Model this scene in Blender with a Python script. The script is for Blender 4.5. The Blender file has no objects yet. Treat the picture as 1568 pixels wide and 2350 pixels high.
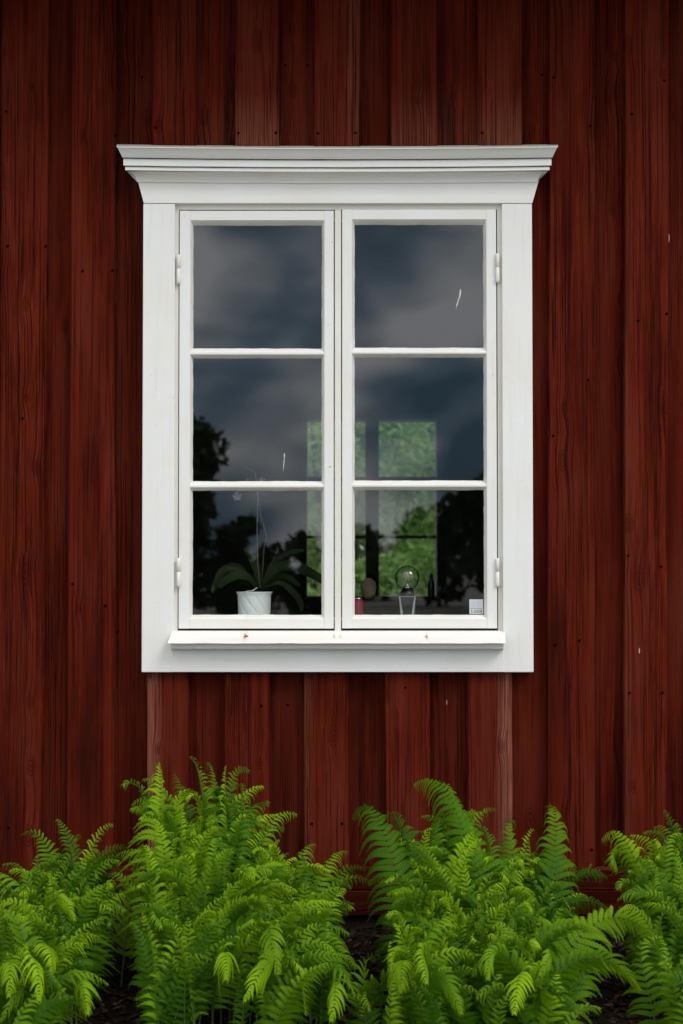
import bpy, math, random
import numpy as np
from mathutils import Vector, Matrix
from mathutils import noise as mnoise

random.seed(7)
rng = np.random.default_rng(11)
SC = bpy.context.scene
COL = SC.collection
R = math.radians

# ------------------------------------------------------------------ camera
F = 3846.0                      # focal length measured in pixels of a 1568 x 2350 picture
PITCH = R(1.8)
DIST = 5.0
ZC = 1.05
cam_d = bpy.data.cameras.new('camera')
cam = bpy.data.objects.new('camera', cam_d)
COL.objects.link(cam)
cam.location = (0, -DIST, ZC)
cam.rotation_euler = (math.pi / 2 + PITCH, 0, 0)
cam_d.sensor_fit = 'VERTICAL'
cam_d.sensor_height = 36
cam_d.sensor_width = 24
cam_d.lens = F / 2350.2 * 36
cam_d.clip_start = 0.05
cam_d.clip_end = 2000
cam_d.dof.use_dof = True
cam_d.dof.focus_distance = DIST - 0.03
cam_d.dof.aperture_fstop = 4.2
SC.camera = cam

# ------------------------------------------------------------------ world: overcast sky
SUN_EL, SUN_AZ = R(45), R(205)          # sun high, in front of the wall and to the right
world = bpy.data.worlds.new('World')
SC.world = world
world.use_nodes = True
nt = world.node_tree
nt.nodes.clear()


def N(tree, typ, **kw):
    n = tree.nodes.new(typ)
    for k, v in kw.items():
        setattr(n, k, v)
    return n


def math_node(tree, op, a, b=None, c=None, clamp=False):
    n = N(tree, 'ShaderNodeMath', operation=op, use_clamp=clamp)
    for i, v in enumerate((a, b, c)):
        if v is None:
            continue
        if isinstance(v, (int, float)):
            n.inputs[i].default_value = v
        else:
            tree.links.new(v, n.inputs[i])
    return n.outputs[0]


def ramp(tree, fac, stops, interp='LINEAR'):
    n = N(tree, 'ShaderNodeValToRGB')
    cr = n.color_ramp
    cr.interpolation = interp
    while len(cr.elements) < len(stops):
        cr.elements.new(0.5)
    for e, (p, c) in zip(cr.elements, stops):
        e.position = p
        e.color = (c if len(c) == 4 else (*c, 1)) if hasattr(c, '__len__') else (c, c, c, 1)
    tree.links.new(fac, n.inputs[0])
    return n.outputs[0]


def mix_col(tree, fac, a, b, blend='MIX'):
    n = N(tree, 'ShaderNodeMix', data_type='RGBA', blend_type=blend)
    for sock, v in ((n.inputs[0], fac), (n.inputs[6], a), (n.inputs[7], b)):
        if isinstance(v, (int, float)):
            sock.default_value = v
        elif isinstance(v, tuple):
            sock.default_value = v if len(v) == 4 else (*v, 1)
        else:
            tree.links.new(v, sock)
    return n.outputs[2]


def noise_tex(tree, vec, scale, detail=3, rough=0.55, dist=0.0):
    n = N(tree, 'ShaderNodeTexNoise')
    n.inputs['Scale'].default_value = scale
    n.inputs['Detail'].default_value = detail
    n.inputs['Roughness'].default_value = rough
    n.inputs['Distortion'].default_value = dist
    tree.links.new(vec, n.inputs['Vector'])
    return n.outputs['Fac']


def mapping(tree, vec, scale=(1, 1, 1), loc=(0, 0, 0), rot=(0, 0, 0)):
    n = N(tree, 'ShaderNodeMapping')
    n.inputs['Scale'].default_value = scale
    n.inputs['Location'].default_value = loc
    n.inputs['Rotation'].default_value = rot
    tree.links.new(vec, n.inputs['Vector'])
    return n.outputs[0]


sky = N(nt, 'ShaderNodeTexSky', sky_type='NISHITA')
sky.sun_disc = False
sky.sun_elevation = SUN_EL
sky.sun_rotation = SUN_AZ
tc = N(nt, 'ShaderNodeTexCoord')
gen = tc.outputs['Generated']
sep = N(nt, 'ShaderNodeSeparateXYZ')
nt.links.new(gen, sep.inputs[0])
el = math_node(nt, 'MAXIMUM', sep.outputs[2], 0.0)

CL_A = 9.0

CL_O = 2.73
big = noise_tex(nt, mapping(nt, gen, (1, 1, 1.5), loc=(3.1 + CL_O, 0.4, 1.7), rot=(0, 0.35, 0)), CL_A, 2, 0.42, 0.3)
small = noise_tex(nt, mapping(nt, gen, (1, 1, 2.2), loc=(0.2, 5.3, 2.2), rot=(0, -0.5, 0)), 16.0, 2, 0.4, 0.2)
cl = math_node(nt, 'ADD', math_node(nt, 'MULTIPLY', big, 0.72), math_node(nt, 'MULTIPLY', small, 0.28))
cloud_col = ramp(nt, cl, [(0.42, (0.18, 0.37, 0.56)), (0.485, (0.46, 0.66, 0.88)), (0.54, (1.05, 1.17, 1.30)), (0.59, (1.75, 1.80, 1.90))])
hi_col = ramp(nt, cl, [(0.38, (0.49, 0.49, 0.485)), (0.62, (0.93, 0.93, 0.92))])
cloud_col = mix_col(nt, ramp(nt, el, [(0.12, 0.0), (0.45, 1.0)]), cloud_col, hi_col)
grad = math_node(nt, 'MULTIPLY_ADD', el, 2.15, 0.88)
cc = N(nt, 'ShaderNodeVectorMath', operation='SCALE')
nt.links.new(cloud_col, cc.inputs[0])
nt.links.new(grad, cc.inputs[3])
bg_sky = N(nt, 'ShaderNodeBackground')
nt.links.new(sky.outputs[0], bg_sky.inputs[0])
bg_sky.inputs[1].default_value = 0.08
bg_cloud = N(nt, 'ShaderNodeBackground')
nt.links.new(cc.outputs[0], bg_cloud.inputs[0])
bg_cloud.inputs[1].default_value = 1.0
mx = N(nt, 'ShaderNodeMixShader')
mx.inputs[0].default_value = 0.88
nt.links.new(bg_sky.outputs[0], mx.inputs[1])
nt.links.new(bg_cloud.outputs[0], mx.inputs[2])
wo = N(nt, 'ShaderNodeOutputWorld')
nt.links.new(mx.outputs[0], wo.inputs[0])

sun_d = bpy.data.lights.new('sun', 'SUN')
sun_d.energy = 1.5
sun_d.angle = R(24)
sun_d.color = (1.0, 0.97, 0.93)
sun = bpy.data.objects.new('sun', sun_d)
COL.objects.link(sun)
# direction towards the sun: in front of the wall (-y), to the right (+x)
sd = Vector((math.cos(SUN_EL) * 0.71, -math.cos(SUN_EL) * 0.70, math.sin(SUN_EL)))
sun.rotation_euler = sd.to_track_quat('Z', 'Y').to_euler()
sky.sun_rotation = math.atan2(sd.x, sd.y)

SC.view_settings.view_transform = 'Standard'
SC.view_settings.look = 'None'
SC.view_settings.exposure = 0.0
SC.view_settings.gamma = 1.0
SC.view_settings.use_curve_mapping = False
SC.render.engine = 'CYCLES'
SC.cycles.max_bounces = 8
SC.cycles.transparent_max_bounces = 24
SC.cycles.caustics_reflective = False
SC.cycles.caustics_refractive = False
SC.cycles.use_denoising = True


# ------------------------------------------------------------------ helpers
def P(px, py, y=0.0):
    """Point on the plane y = const that is seen at picture position (px, py) of the 1568 x 2350 survey."""
    u = (px - 784.0) / F
    v = (1175.1 - py) / F
    dx = u
    dy = math.cos(PITCH) - v * math.sin(PITCH)
    dz = math.sin(PITCH) + v * math.cos(PITCH)
    t = (y + DIST) / dy
    return Vector((dx * t, y, ZC + dz * t))


def X(px, y=0.0, py=1000.0):
    return P(px, py, y).x


def Z(py, y=0.0):
    return P(784, py, y).z


def tag(o, label=None, cat=None, group=None, kind=None):
    if label:
        o['label'] = label
    if cat:
        o['category'] = cat
    if group:
        o['group'] = group
    if kind:
        o['kind'] = kind
    return o


def empty(name, loc, label=None, cat=None, group=None, parent=None, kind=None):
    o = bpy.data.objects.new(name, None)
    o.empty_display_size = 0.1
    COL.objects.link(o)
    o.location = loc
    if parent is not None:
        o.parent = parent
    tag(o, label, cat, group, kind)
    return o


def wloc(o):
    v = Vector((0, 0, 0))
    while o is not None:
        v += o.location
        o = o.parent
    return v


def link(name, me, mat, parent=None, loc=None):
    """Link a mesh given in world coordinates; origin put at loc (world)."""
    o = bpy.data.objects.new(name, me)
    COL.objects.link(o)
    if mat is not None and len(me.materials) == 0:
        for m in (mat if isinstance(mat, (list, tuple)) else [mat]):
            me.materials.append(m)
    base = wloc(parent) if parent is not None else Vector((0, 0, 0))
    if loc is not None:
        me.transform(Matrix.Translation(-Vector(loc)))
        o.location = Vector(loc) - base
    else:
        o.location = -base
    if parent is not None:
        o.parent = parent
    return o


def mesh_from(verts, faces, name='mesh', smooth=False):
    me = bpy.data.meshes.new(name)
    me.from_pydata([tuple(v) for v in verts], [], [tuple(f) for f in faces])
    me.update()
    if smooth:
        for p in me.polygons:
            p.use_smooth = True
    return me


def mesh_np(verts, polys, k, mat_idx=None, name='mesh', smooth=False):
    """verts (n,3), polys (m,k) integer"""
    me = bpy.data.meshes.new(name)
    verts = np.ascontiguousarray(verts, dtype=np.float32)
    polys = np.ascontiguousarray(polys, dtype=np.int32)
    me.vertices.add(len(verts))
    me.vertices.foreach_set('co', verts.ravel())
    m = len(polys)
    me.loops.add(m * k)
    me.loops.foreach_set('vertex_index', polys.ravel())
    me.polygons.add(m)
    me.polygons.foreach_set('loop_start', np.arange(m, dtype=np.int32) * k)
    me.polygons.foreach_set('loop_total', np.full(m, k, dtype=np.int32))
    if mat_idx is not None:
        me.polygons.foreach_set('material_index', np.ascontiguousarray(mat_idx, dtype=np.int32))
    if smooth:
        me.polygons.foreach_set('use_smooth', np.ones(m, dtype=bool))
    me.update(calc_edges=True)
    return me


def bevel(o, w=0.0015, seg=2):
    m = o.modifiers.new('bevel', 'BEVEL')
    m.width = w
    m.segments = seg
    m.limit_method = 'ANGLE'
    m.angle_limit = R(35)
    return o


BOX_F = [(0, 1, 3, 2), (4, 6, 7, 5), (0, 4, 5, 1), (2, 3, 7, 6), (0, 2, 6, 4), (1, 5, 7, 3)]


def box(name, x0, x1, y0, y1, z0, z1, mat, parent=None, bw=0.0015, seg=2):
    vs = [(x, y, z) for x in (x0, x1) for y in (y0, y1) for z in (z0, z1)]
    me = mesh_from(vs, BOX_F, name)
    o = link(name, me, mat, parent, loc=((x0 + x1) / 2, (y0 + y1) / 2, z0))
    if bw:
        bevel(o, bw, seg)
    return o


def lathe(profile, n=32, center=(0, 0, 0), smooth=True, cap=True):
    vs, fs = [], []
    for r, z in profile:
        for i in range(n):
            a = 2 * math.pi * i / n
            vs.append((center[0] + r * math.cos(a), center[1] + r * math.sin(a), center[2] + z))
    for j in range(len(profile) - 1):
        for i in range(n):
            a, b = j * n + i, j * n + (i + 1) % n
            fs.append((a, b, b + n, a + n))
    if cap:
        fs.append(tuple(reversed(range(n))))
        fs.append(tuple(range((len(profile) - 1) * n, len(profile) * n)))
    me = mesh_from(vs, fs, 'lathe', smooth)
    return me


def tube(points, radii, n=8):
    pts = [Vector(p) for p in points]
    vs, fs = [], []
    for i, p in enumerate(pts):
        t = (pts[min(i + 1, len(pts) - 1)] - pts[max(i - 1, 0)]).normalized()
        a = t.orthogonal().normalized() if abs(t.y) > 0.95 else t.cross(Vector((0, 1, 0))).normalized()
        b = t.cross(a).normalized()
        r = radii[i] if hasattr(radii, '__len__') else radii
        for k in range(n):
            an = 2 * math.pi * k / n
            vs.append(p + a * (r * math.cos(an)) + b * (r * math.sin(an)))
    for i in range(len(pts) - 1):
        for k in range(n):
            a0, b0 = i * n + k, i * n + (k + 1) % n
            fs.append((a0, b0, b0 + n, a0 + n))
    fs.append(tuple(reversed(range(n))))
    fs.append(tuple(range((len(pts) - 1) * n, len(pts) * n)))
    return mesh_from(vs, fs, 'tube', True)


# ------------------------------------------------------------------ materials
def new_mat(name):
    m = bpy.data.materials.new(name)
    m.use_nodes = True
    t = m.node_tree
    t.nodes.clear()
    out = N(t, 'ShaderNodeOutputMaterial')
    return m, t, out


def plain(name, col, rough=0.6, var=0.12, scale=20, bump=0.0, spec=0.4, metallic=0.0):
    m, t, out = new_mat(name)
    p = N(t, 'ShaderNodeBsdfPrincipled')
    tcn = N(t, 'ShaderNodeTexCoord')
    nz = noise_tex(t, tcn.outputs['Object'], scale, 4)
    a = tuple(c * (1 - var) for c in col)
    b = tuple(min(1, c * (1 + var)) for c in col)
    c = ramp(t, nz, [(0.3, a), (0.7, b)])
    t.links.new(c, p.inputs['Base Color'])
    p.inputs['Roughness'].default_value = rough
    p.inputs['Specular IOR Level'].default_value = spec
    p.inputs['Metallic'].default_value = metallic
    if bump:
        bn = N(t, 'ShaderNodeBump')
        bn.inputs['Distance'].default_value = bump
        t.links.new(nz, bn.inputs['Height'])
        t.links.new(bn.outputs[0], p.inputs['Normal'])
    t.links.new(p.outputs[0], out.inputs[0])
    return m


def obj_attr(t, name):
    a = N(t, 'ShaderNodeAttribute', attribute_type='OBJECT')
    a.attribute_name = name
    return a.outputs['Fac']


def red_wood():
    m, t, out = new_mat('red_painted_wood')
    p = N(t, 'ShaderNodeBsdfPrincipled')
    tcn = N(t, 'ShaderNodeTexCoord')
    oi = N(t, 'ShaderNodeObjectInfo')
    rnd = oi.outputs['Random']
    off = N(t, 'ShaderNodeCombineXYZ')
    t.links.new(math_node(t, 'MULTIPLY', rnd, 31.0), off.inputs[0])
    t.links.new(math_node(t, 'MULTIPLY', rnd, 17.0), off.inputs[1])
    t.links.new(math_node(t, 'MULTIPLY', rnd, 53.0), off.inputs[2])
    add = N(t, 'ShaderNodeVectorMath', operation='ADD')
    t.links.new(tcn.outputs['Object'], add.inputs[0])
    t.links.new(off.outputs[0], add.inputs[1])
    co = add.outputs[0]
    s = N(t, 'ShaderNodeSeparateXYZ')
    t.links.new(co, s.inputs[0])
    x, y, z = s.outputs
    # knots: cells of a stretched voronoi
    vo = N(t, 'ShaderNodeTexVoronoi', voronoi_dimensions='2D')
    vo.inputs['Scale'].default_value = 1.0
    cv = N(t, 'ShaderNodeCombineXYZ')
    t.links.new(math_node(t, 'MULTIPLY', x, 9.0), cv.inputs[0])
    t.links.new(math_node(t, 'MULTIPLY', z, 4.2), cv.inputs[1])
    t.links.new(cv.outputs[0], vo.inputs['Vector'])
    d = vo.outputs['Distance']
    sepc = N(t, 'ShaderNodeSeparateColor')
    t.links.new(vo.outputs['Color'], sepc.inputs[0])
    has = math_node(t, 'GREATER_THAN', sepc.outputs[0], 0.62)
    ssize = math_node(t, 'MULTIPLY_ADD', sepc.outputs[1], 0.7, 0.35)
    d = math_node(t, 'DIVIDE', d, ssize)
    g = math_node(t, 'POWER', 2.718, math_node(t, 'MULTIPLY', math_node(t, 'MULTIPLY', d, d), -9.0))
    g = math_node(t, 'MULTIPLY', g, has)
    warp = noise_tex(t, mapping(t, co, (3, 1, 1.4)), 1.5, 2)
    f = math_node(t, 'ADD', x, math_node(t, 'MULTIPLY', g, 0.009))
    f = math_node(t, 'ADD', f, math_node(t, 'MULTIPLY', warp, 0.007))

    def streak(sx, sz, detail, rough=0.55):
        c = N(t, 'ShaderNodeCombineXYZ')
        t.links.new(math_node(t, 'MULTIPLY', f, sx), c.inputs[0])
        t.links.new(math_node(t, 'MULTIPLY', rnd, 91.0), c.inputs[1])
        t.links.new(math_node(t, 'MULTIPLY', z, sz), c.inputs[2])
        return noise_tex(t, c.outputs[0], 1.0, detail, rough)
    crack = streak(240.0, 2.0, 3, 0.62)
    fine = streak(420.0, 9.0, 2, 0.5)
    band = streak(46.0, 0.9, 4, 0.62)
    patch = noise_tex(t, mapping(t, co, (9, 9, 1.6)), 1.0, 4, 0.6)
    dens = ramp(t, noise_tex(t, mapping(t, co, (7, 7, 0.8), loc=(4, 1, 2)), 1.0, 2), [(0.35, 0.0), (0.62, 1.0)])
    tone = obj_attr(t, 'tone')
    # base red: deep and slightly faded variants
    col = mix_col(t, ramp(t, band, [(0.3, 0.0), (0.7, 1.0)]), (0.046, 0.0042, 0.0014), (0.112, 0.0118, 0.0040))
    col = mix_col(t, ramp(t, patch, [(0.45, 0.0), (0.68, 0.8)]), col, (0.108, 0.0185, 0.0095))
    col = mix_col(t, ramp(t, patch, [(0.28, 0.85), (0.46, 0.0)]), col, (0.024, 0.0034, 0.0018))
    # bleached zones, each board's own amounts
    sg = N(t, 'ShaderNodeSeparateXYZ')
    t.links.new(tcn.outputs['Generated'], sg.inputs[0])
    gx, gy, gz = sg.outputs
    lo = math_node(t, 'MULTIPLY', ramp(t, math_node(t, 'ADD', gz, math_node(t, 'MULTIPLY', patch, 0.25)), [(0.24, 1.0), (0.52, 0.0)]), obj_attr(t, 'worn_foot'))
    le = math_node(t, 'MULTIPLY', ramp(t, math_node(t, 'ADD', math_node(t, 'ADD', gx, math_node(t, 'MULTIPLY', math_node(t, 'SUBTRACT', 1.0, obj_attr(t, 'worn_left')), 0.24)), math_node(t, 'MULTIPLY', band, 0.12)), [(0.24, 1.0), (0.50, 0.0)]), obj_attr(t, 'worn_left'))
    ri = math_node(t, 'MULTIPLY', ramp(t, math_node(t, 'ADD', gx, math_node(t, 'MULTIPLY', band, 0.4)), [(0.80, 0.0), (0.95, 1.0)]), obj_attr(t, 'worn_right'))
    wear = math_node(t, 'MAXIMUM', math_node(t, 'MAXIMUM', lo, le), ri)
    wgr = math_node(t, 'MULTIPLY', wear, ramp(t, fine, [(0.3, 0.25), (0.62, 1.0)]), clamp=True)
    wcol = mix_col(t, ramp(t, crack, [(0.35, 0.0), (0.6, 1.0)]), (0.13, 0.030, 0.018), (0.24, 0.098, 0.062))
    col = mix_col(t, wgr, col, wcol)
    # faint lighter hairs
    hair = ramp(t, fine, [(0.58, 0.0), (0.70, 0.75)])
    col = mix_col(t, math_node(t, 'MULTIPLY', hair, dens), col, (0.150, 0.026, 0.013))
    # dark cracks
    ck = ramp(t, crack, [(0.39, 1.0), (0.445, 0.0)])
    ck = math_node(t, 'MULTIPLY', ck, math_node(t, 'MULTIPLY_ADD', dens, 0.85, 0.15))
    col = mix_col(t, math_node(t, 'MULTIPLY', ck, 0.75), col, (0.012, 0.0020, 0.001))
    # knots: ringed dark discs
    kin = math_node(t, 'MULTIPLY', ramp(t, d, [(0.13, 1.0), (0.21, 0.0)]), has)
    ring = math_node(t, 'SINE', math_node(t, 'MULTIPLY_ADD', noise_tex(t, co, 60, 2), 6.0, math_node(t, 'MULTIPLY', d, 90.0)))
    kcol = mix_col(t, ramp(t, ring, [(0.2, 0.0), (0.8, 1.0)]), (0.022, 0.003, 0.0015), (0.075, 0.006, 0.003))
    col = mix_col(t, math_node(t, 'MULTIPLY', kin, 0.38), col, kcol)
    # small flecks of white paint and bird lime
    fv = N(t, 'ShaderNodeTexVoronoi', voronoi_dimensions='3D')
    fv.inputs['Scale'].default_value = 1.0
    t.links.new(mapping(t, co, (16, 16, 3.5)), fv.inputs['Vector'])
    fc = N(t, 'ShaderNodeSeparateColor')
    t.links.new(fv.outputs['Color'], fc.inputs[0])
    fr = math_node(t, 'MULTIPLY', math_node(t, 'SUBTRACT', fc.outputs[1], 0.6), 0.12)
    fl = math_node(t, 'LESS_THAN', fv.outputs['Distance'], fr)
    col = mix_col(t, math_node(t, 'MULTIPLY', fl, 0.8), col, (0.42, 0.36, 0.30))
    mul = N(t, 'ShaderNodeVectorMath', operation='SCALE')
    t.links.new(col, mul.inputs[0])
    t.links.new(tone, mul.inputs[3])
    t.links.new(mul.outputs[0], p.inputs['Base Color'])
    p.inputs['Roughness'].default_value = 0.8
    p.inputs['Specular IOR Level'].default_value = 0.04
    hgt = math_node(t, 'SUBTRACT', math_node(t, 'MULTIPLY', crack, 0.35), math_node(t, 'MULTIPLY', ck, 1.0))
    hgt = math_node(t, 'ADD', hgt, math_node(t, 'MULTIPLY', fine, 0.25))
    hgt = math_node(t, 'ADD', hgt, math_node(t, 'MULTIPLY', math_node(t, 'MULTIPLY', kin, ring), 0.2))
    b = N(t, 'ShaderNodeBump')
    b.inputs['Distance'].default_value = 0.0032
    b.inputs['Strength'].default_value = 1.0
    t.links.new(hgt, b.inputs['Height'])
    t.links.new(b.outputs[0], p.inputs['Normal'])
    t.links.new(p.outputs[0], out.inputs[0])
    return m


def white_paint(name, stretch, col=(0.76, 0.765, 0.75), warm=(0.74, 0.715, 0.66)):
    m, t, out = new_mat(name)
    p = N(t, 'ShaderNodeBsdfPrincipled')
    tcn = N(t, 'ShaderNodeTexCoord')
    oi = N(t, 'ShaderNodeObjectInfo')
    add = N(t, 'ShaderNodeVectorMath', operation='ADD')
    t.links.new(tcn.outputs['Object'], add.inputs[0])
    off = N(t, 'ShaderNodeCombineXYZ')
    for i, k in enumerate((13, 29, 7)):
        t.links.new(math_node(t, 'MULTIPLY', oi.outputs['Random'], k), off.inputs[i])
    t.links.new(off.outputs[0], add.inputs[1])
    co = add.outputs[0]
    low = noise_tex(t, co, 4.0, 4)
    br = noise_tex(t, mapping(t, co, stretch), 1.0, 4)
    c = mix_col(t, ramp(t, low, [(0.35, 0.0), (0.7, 1.0)]), col, warm)
    c = mix_col(t, ramp(t, br, [(0.25, 0.22), (0.45, 0.0)]), c, (0.55, 0.54, 0.49))
    sp = noise_tex(t, co, 85.0, 2)
    c = mix_col(t, ramp(t, sp, [(0.76, 0.0), (0.80, 0.7)]), c, (0.22, 0.17, 0.12))
    t.links.new(c, p.inputs['Base Color'])
    p.inputs['Roughness'].default_value = 0.42
    p.inputs['Specular IOR Level'].default_value = 0.4
    b = N(t, 'ShaderNodeBump')
    b.inputs['Distance'].default_value = 0.0009
    b.inputs['Strength'].default_value = 0.6
    t.links.new(math_node(t, 'ADD', br, math_node(t, 'MULTIPLY', noise_tex(t, co, 30, 3), 0.6)), b.inputs['Height'])
    t.links.new(b.outputs[0], p.inputs['Normal'])
    t.links.new(p.outputs[0], out.inputs[0])
    return m


def sill_paint():
    """white sill sheet with rust stains round its nails"""
    m, t, out = new_mat('white_sill_paint')
    p = N(t, 'ShaderNodeBsdfPrincipled')
    tcn = N(t, 'ShaderNodeTexCoord')
    co = tcn.outputs['Object']
    low = noise_tex(t, mapping(t, co, (6, 40, 40)), 1.0, 4)
    c = mix_col(t, ramp(t, low, [(0.35, 0.0), (0.7, 1.0)]), (0.79, 0.775, 0.74), (0.76, 0.73, 0.68))
    for (nx, r) in ((X(567) - X(773), 0.014), (X(975) - X(773), 0.009), (X(767) - X(773), 0.006), (X(781) - X(773), 0.006)):
        vm = N(t, 'ShaderNodeVectorMath', operation='DISTANCE')
        cb = N(t, 'ShaderNodeCombineXYZ')
        ss = N(t, 'ShaderNodeSeparateXYZ')
        t.links.new(co, ss.inputs[0])
        t.links.new(ss.outputs[0], cb.inputs[0])
        t.links.new(math_node(t, 'MULTIPLY', ss.outputs[2], 0.7), cb.inputs[2])
        t.links.new(cb.outputs[0], vm.inputs[0])
        vm.inputs[1].default_value = (nx, 0, 0.0115)
        dd = math_node(t, 'ADD', vm.outputs['Value'], math_node(t, 'MULTIPLY', math_node(t, 'SUBTRACT', noise_tex(t, co, 160, 3), 0.5), 0.012))
        c = mix_col(t, ramp(t, math_node(t, 'DIVIDE', dd, r), [(0.0, 0.75), (0.9, 0.0)]), c, (0.62, 0.36, 0.20))
        c = mix_col(t, ramp(t, math_node(t, 'DIVIDE', dd, r), [(0.18, 1.0), (0.26, 0.0)]), c, (0.16, 0.05, 0.02))
    t.links.new(c, p.inputs['Base Color'])
    p.inputs['Roughness'].default_value = 0.4
    b = N(t, 'ShaderNodeBump')
    b.inputs['Distance'].default_value = 0.001
    t.links.new(noise_tex(t, co, 25, 3), b.inputs['Height'])
    t.links.new(b.outputs[0], p.inputs['Normal'])
    t.links.new(p.outputs[0], out.inputs[0])
    return m


def glass_mat(name, ior=1.85, tint=(0.96, 0.98, 0.97)):
    m, t, out = new_mat(name)
    tcn = N(t, 'ShaderNodeTexCoord')
    oi = N(t, 'ShaderNodeObjectInfo')
    add = N(t, 'ShaderNodeVectorMath', operation='ADD')
    t.links.new(tcn.outputs['Object'], add.inputs[0])
    t.links.new(oi.outputs['Random'], add.inputs[1])
    fr = N(t, 'ShaderNodeFresnel')
    fr.inputs[0].default_value = ior
    geo = N(t, 'ShaderNodeNewGeometry')
    fac = math_node(t, 'MULTIPLY', fr.outputs[0], math_node(t, 'SUBTRACT', 1.0, geo.outputs['Backfacing']))
    gl = N(t, 'ShaderNodeBsdfGlossy')
    gl.inputs['Roughness'].default_value = 0.0
    tr = N(t, 'ShaderNodeBsdfTransparent')
    tr.inputs[0].default_value = (*tint, 1)
    mxs = N(t, 'ShaderNodeMixShader')
    t.links.new(fac, mxs.inputs[0])
    t.links.new(tr.outputs[0], mxs.inputs[1])
    t.links.new(gl.outputs[0], mxs.inputs[2])
    # a little dust and old drops on the pane
    dust = noise_tex(t, add.outputs[0], 260, 1)
    df = N(t, 'ShaderNodeBsdfDiffuse')
    df.inputs[0].default_value = (0.6, 0.6, 0.56, 1)
    m2 = N(t, 'ShaderNodeMixShader')
    t.links.new(ramp(t, dust, [(0.84, 0.0), (0.87, 0.3)]), m2.inputs[0])
    t.links.new(mxs.outputs[0], m2.inputs[1])
    t.links.new(df.outputs[0], m2.inputs[2])
    t.links.new(m2.outputs[0], out.inputs[0])
    return m


def leaf_mat(name, c_a, c_b, c_tip=None, trans=0.45, gloss=0.5, attr=None, scale=9):
    m, t, out = new_mat(name)
    oi = N(t, 'ShaderNodeObjectInfo')
    tcn = N(t, 'ShaderNodeTexCoord')
    nz = noise_tex(t, tcn.outputs['Object'], scale, 3)
    fac = math_node(t, 'ADD', math_node(t, 'MULTIPLY', oi.outputs['Random'], 0.6), math_node(t, 'MULTIPLY', nz, 0.4), clamp=True)
    c = mix_col(t, fac, c_a, c_b)
    if c_tip is not None:
        at = N(t, 'ShaderNodeAttribute', attribute_type='GEOMETRY')
        at.attribute_name = attr
        c = mix_col(t, at.outputs['Fac'], c, c_tip)
    d = N(t, 'ShaderNodeBsdfPrincipled')
    t.links.new(c, d.inputs['Base Color'])
    d.inputs['Roughness'].default_value = gloss
    d.inputs['Specular IOR Level'].default_value = 0.12
    tr = N(t, 'ShaderNodeBsdfTranslucent')
    t.links.new(mix_col(t, 0.6, c, (0.25, 0.5, 0.02), 'MULTIPLY') if False else c, tr.inputs[0])
    mxs = N(t, 'ShaderNodeMixShader')
    mxs.inputs[0].default_value = trans
    t.links.new(d.outputs[0], mxs.inputs[1])
    t.links.new(tr.outputs[0], mxs.inputs[2])
    t.links.new(mxs.outputs[0], out.inputs[0])
    return m


M_RED = red_wood()
M_WV = white_paint('white_paint_upright', (70, 70, 5))
M_WH = white_paint('white_paint_level', (5, 70, 70))
M_WC = white_paint('cream_frame_paint', (40, 40, 8), col=(0.73, 0.72, 0.67), warm=(0.70, 0.66, 0.59))
M_SILL = sill_paint()
M_GLASS = glass_mat('window_glass')
M_BULB = glass_mat('bulb_glass', 2.1, (0.93, 0.95, 0.93))
_t = M_BULB.node_tree
_lw = _t.nodes.new('ShaderNodeLayerWeight')
_lw.inputs[0].default_value = 0.5
_tr = [n for n in _t.nodes if n.type == 'BSDF_TRANSPARENT'][0]
_t.links.new(ramp(_t, _lw.outputs['Facing'], [(0.45, (0.88, 0.91, 0.88)), (0.85, (0.12, 0.14, 0.13))]), _tr.inputs[0])
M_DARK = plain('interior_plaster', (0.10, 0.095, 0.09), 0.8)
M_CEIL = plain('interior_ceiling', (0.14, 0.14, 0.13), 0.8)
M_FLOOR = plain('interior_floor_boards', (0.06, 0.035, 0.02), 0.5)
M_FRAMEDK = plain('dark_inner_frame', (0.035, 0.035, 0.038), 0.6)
M_TAR = plain('tarred_roof', (0.03, 0.028, 0.027), 0.8, 0.3, 30, 0.002)
M_BLACK = plain('black_plastic', (0.008, 0.008, 0.008), 0.3)
M_BLACKMAT = plain('dark_wood', (0.008, 0.006, 0.006), 0.8, spec=0.05)
M_CHROME = plain('brushed_metal', (0.55, 0.55, 0.55), 0.3, metallic=1.0)
M_SHEATH = plain('sheathing_wood', (0.03, 0.008, 0.006), 0.9)

# ------------------------------------------------------------------ ground
GZ = -0.30


def ground_height(x, y):
    """bed of mulch falling away from the wall"""
    t = min(max((-y) / 1.5, 0), 1)
    h = -0.02 - 0.26 * t
    h += 0.035 * mnoise.noise(Vector((x * 2.3, y * 2.3, 0.3))) + 0.012 * mnoise.noise(Vector((x * 11, y * 11, 1.3)))
    return h


M_BOUNCE = plain('pale_bounce_ground', (0.30, 0.285, 0.26), 0.95, 0.2, 6.0)  # unseen ground, made pale to bounce light up under the mouldings
me = mesh_from([(-400, -400, GZ), (400, -400, GZ), (400, 400, GZ), (-400, 400, GZ)], [(0, 1, 2, 3)])
tag(link('ground', me, M_BOUNCE), kind='structure')

M_SOIL = plain('dark_mulch_soil', (0.010, 0.006, 0.0035), 0.95, 0.5, 60, 0.01, spec=0.05)
nx_, ny_ = 180, 90
vs, fs = [], []
for j in range(ny_ + 1):
    for i in range(nx_ + 1):
        x = -3.0 + 6.0 * i / nx_
        y = 0.02 - 2.0 * j / ny_
        vs.append((x, y, ground_height(x, y)))
for j in range(ny_):
    for i in range(nx_):
        a = j * (nx_ + 1) + i
        fs.append((a, a + nx_ + 1, a + nx_ + 2, a + 1))
bed = tag(link('garden_bed', mesh_from(vs, fs, smooth=True), M_SOIL), kind='structure')


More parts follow.
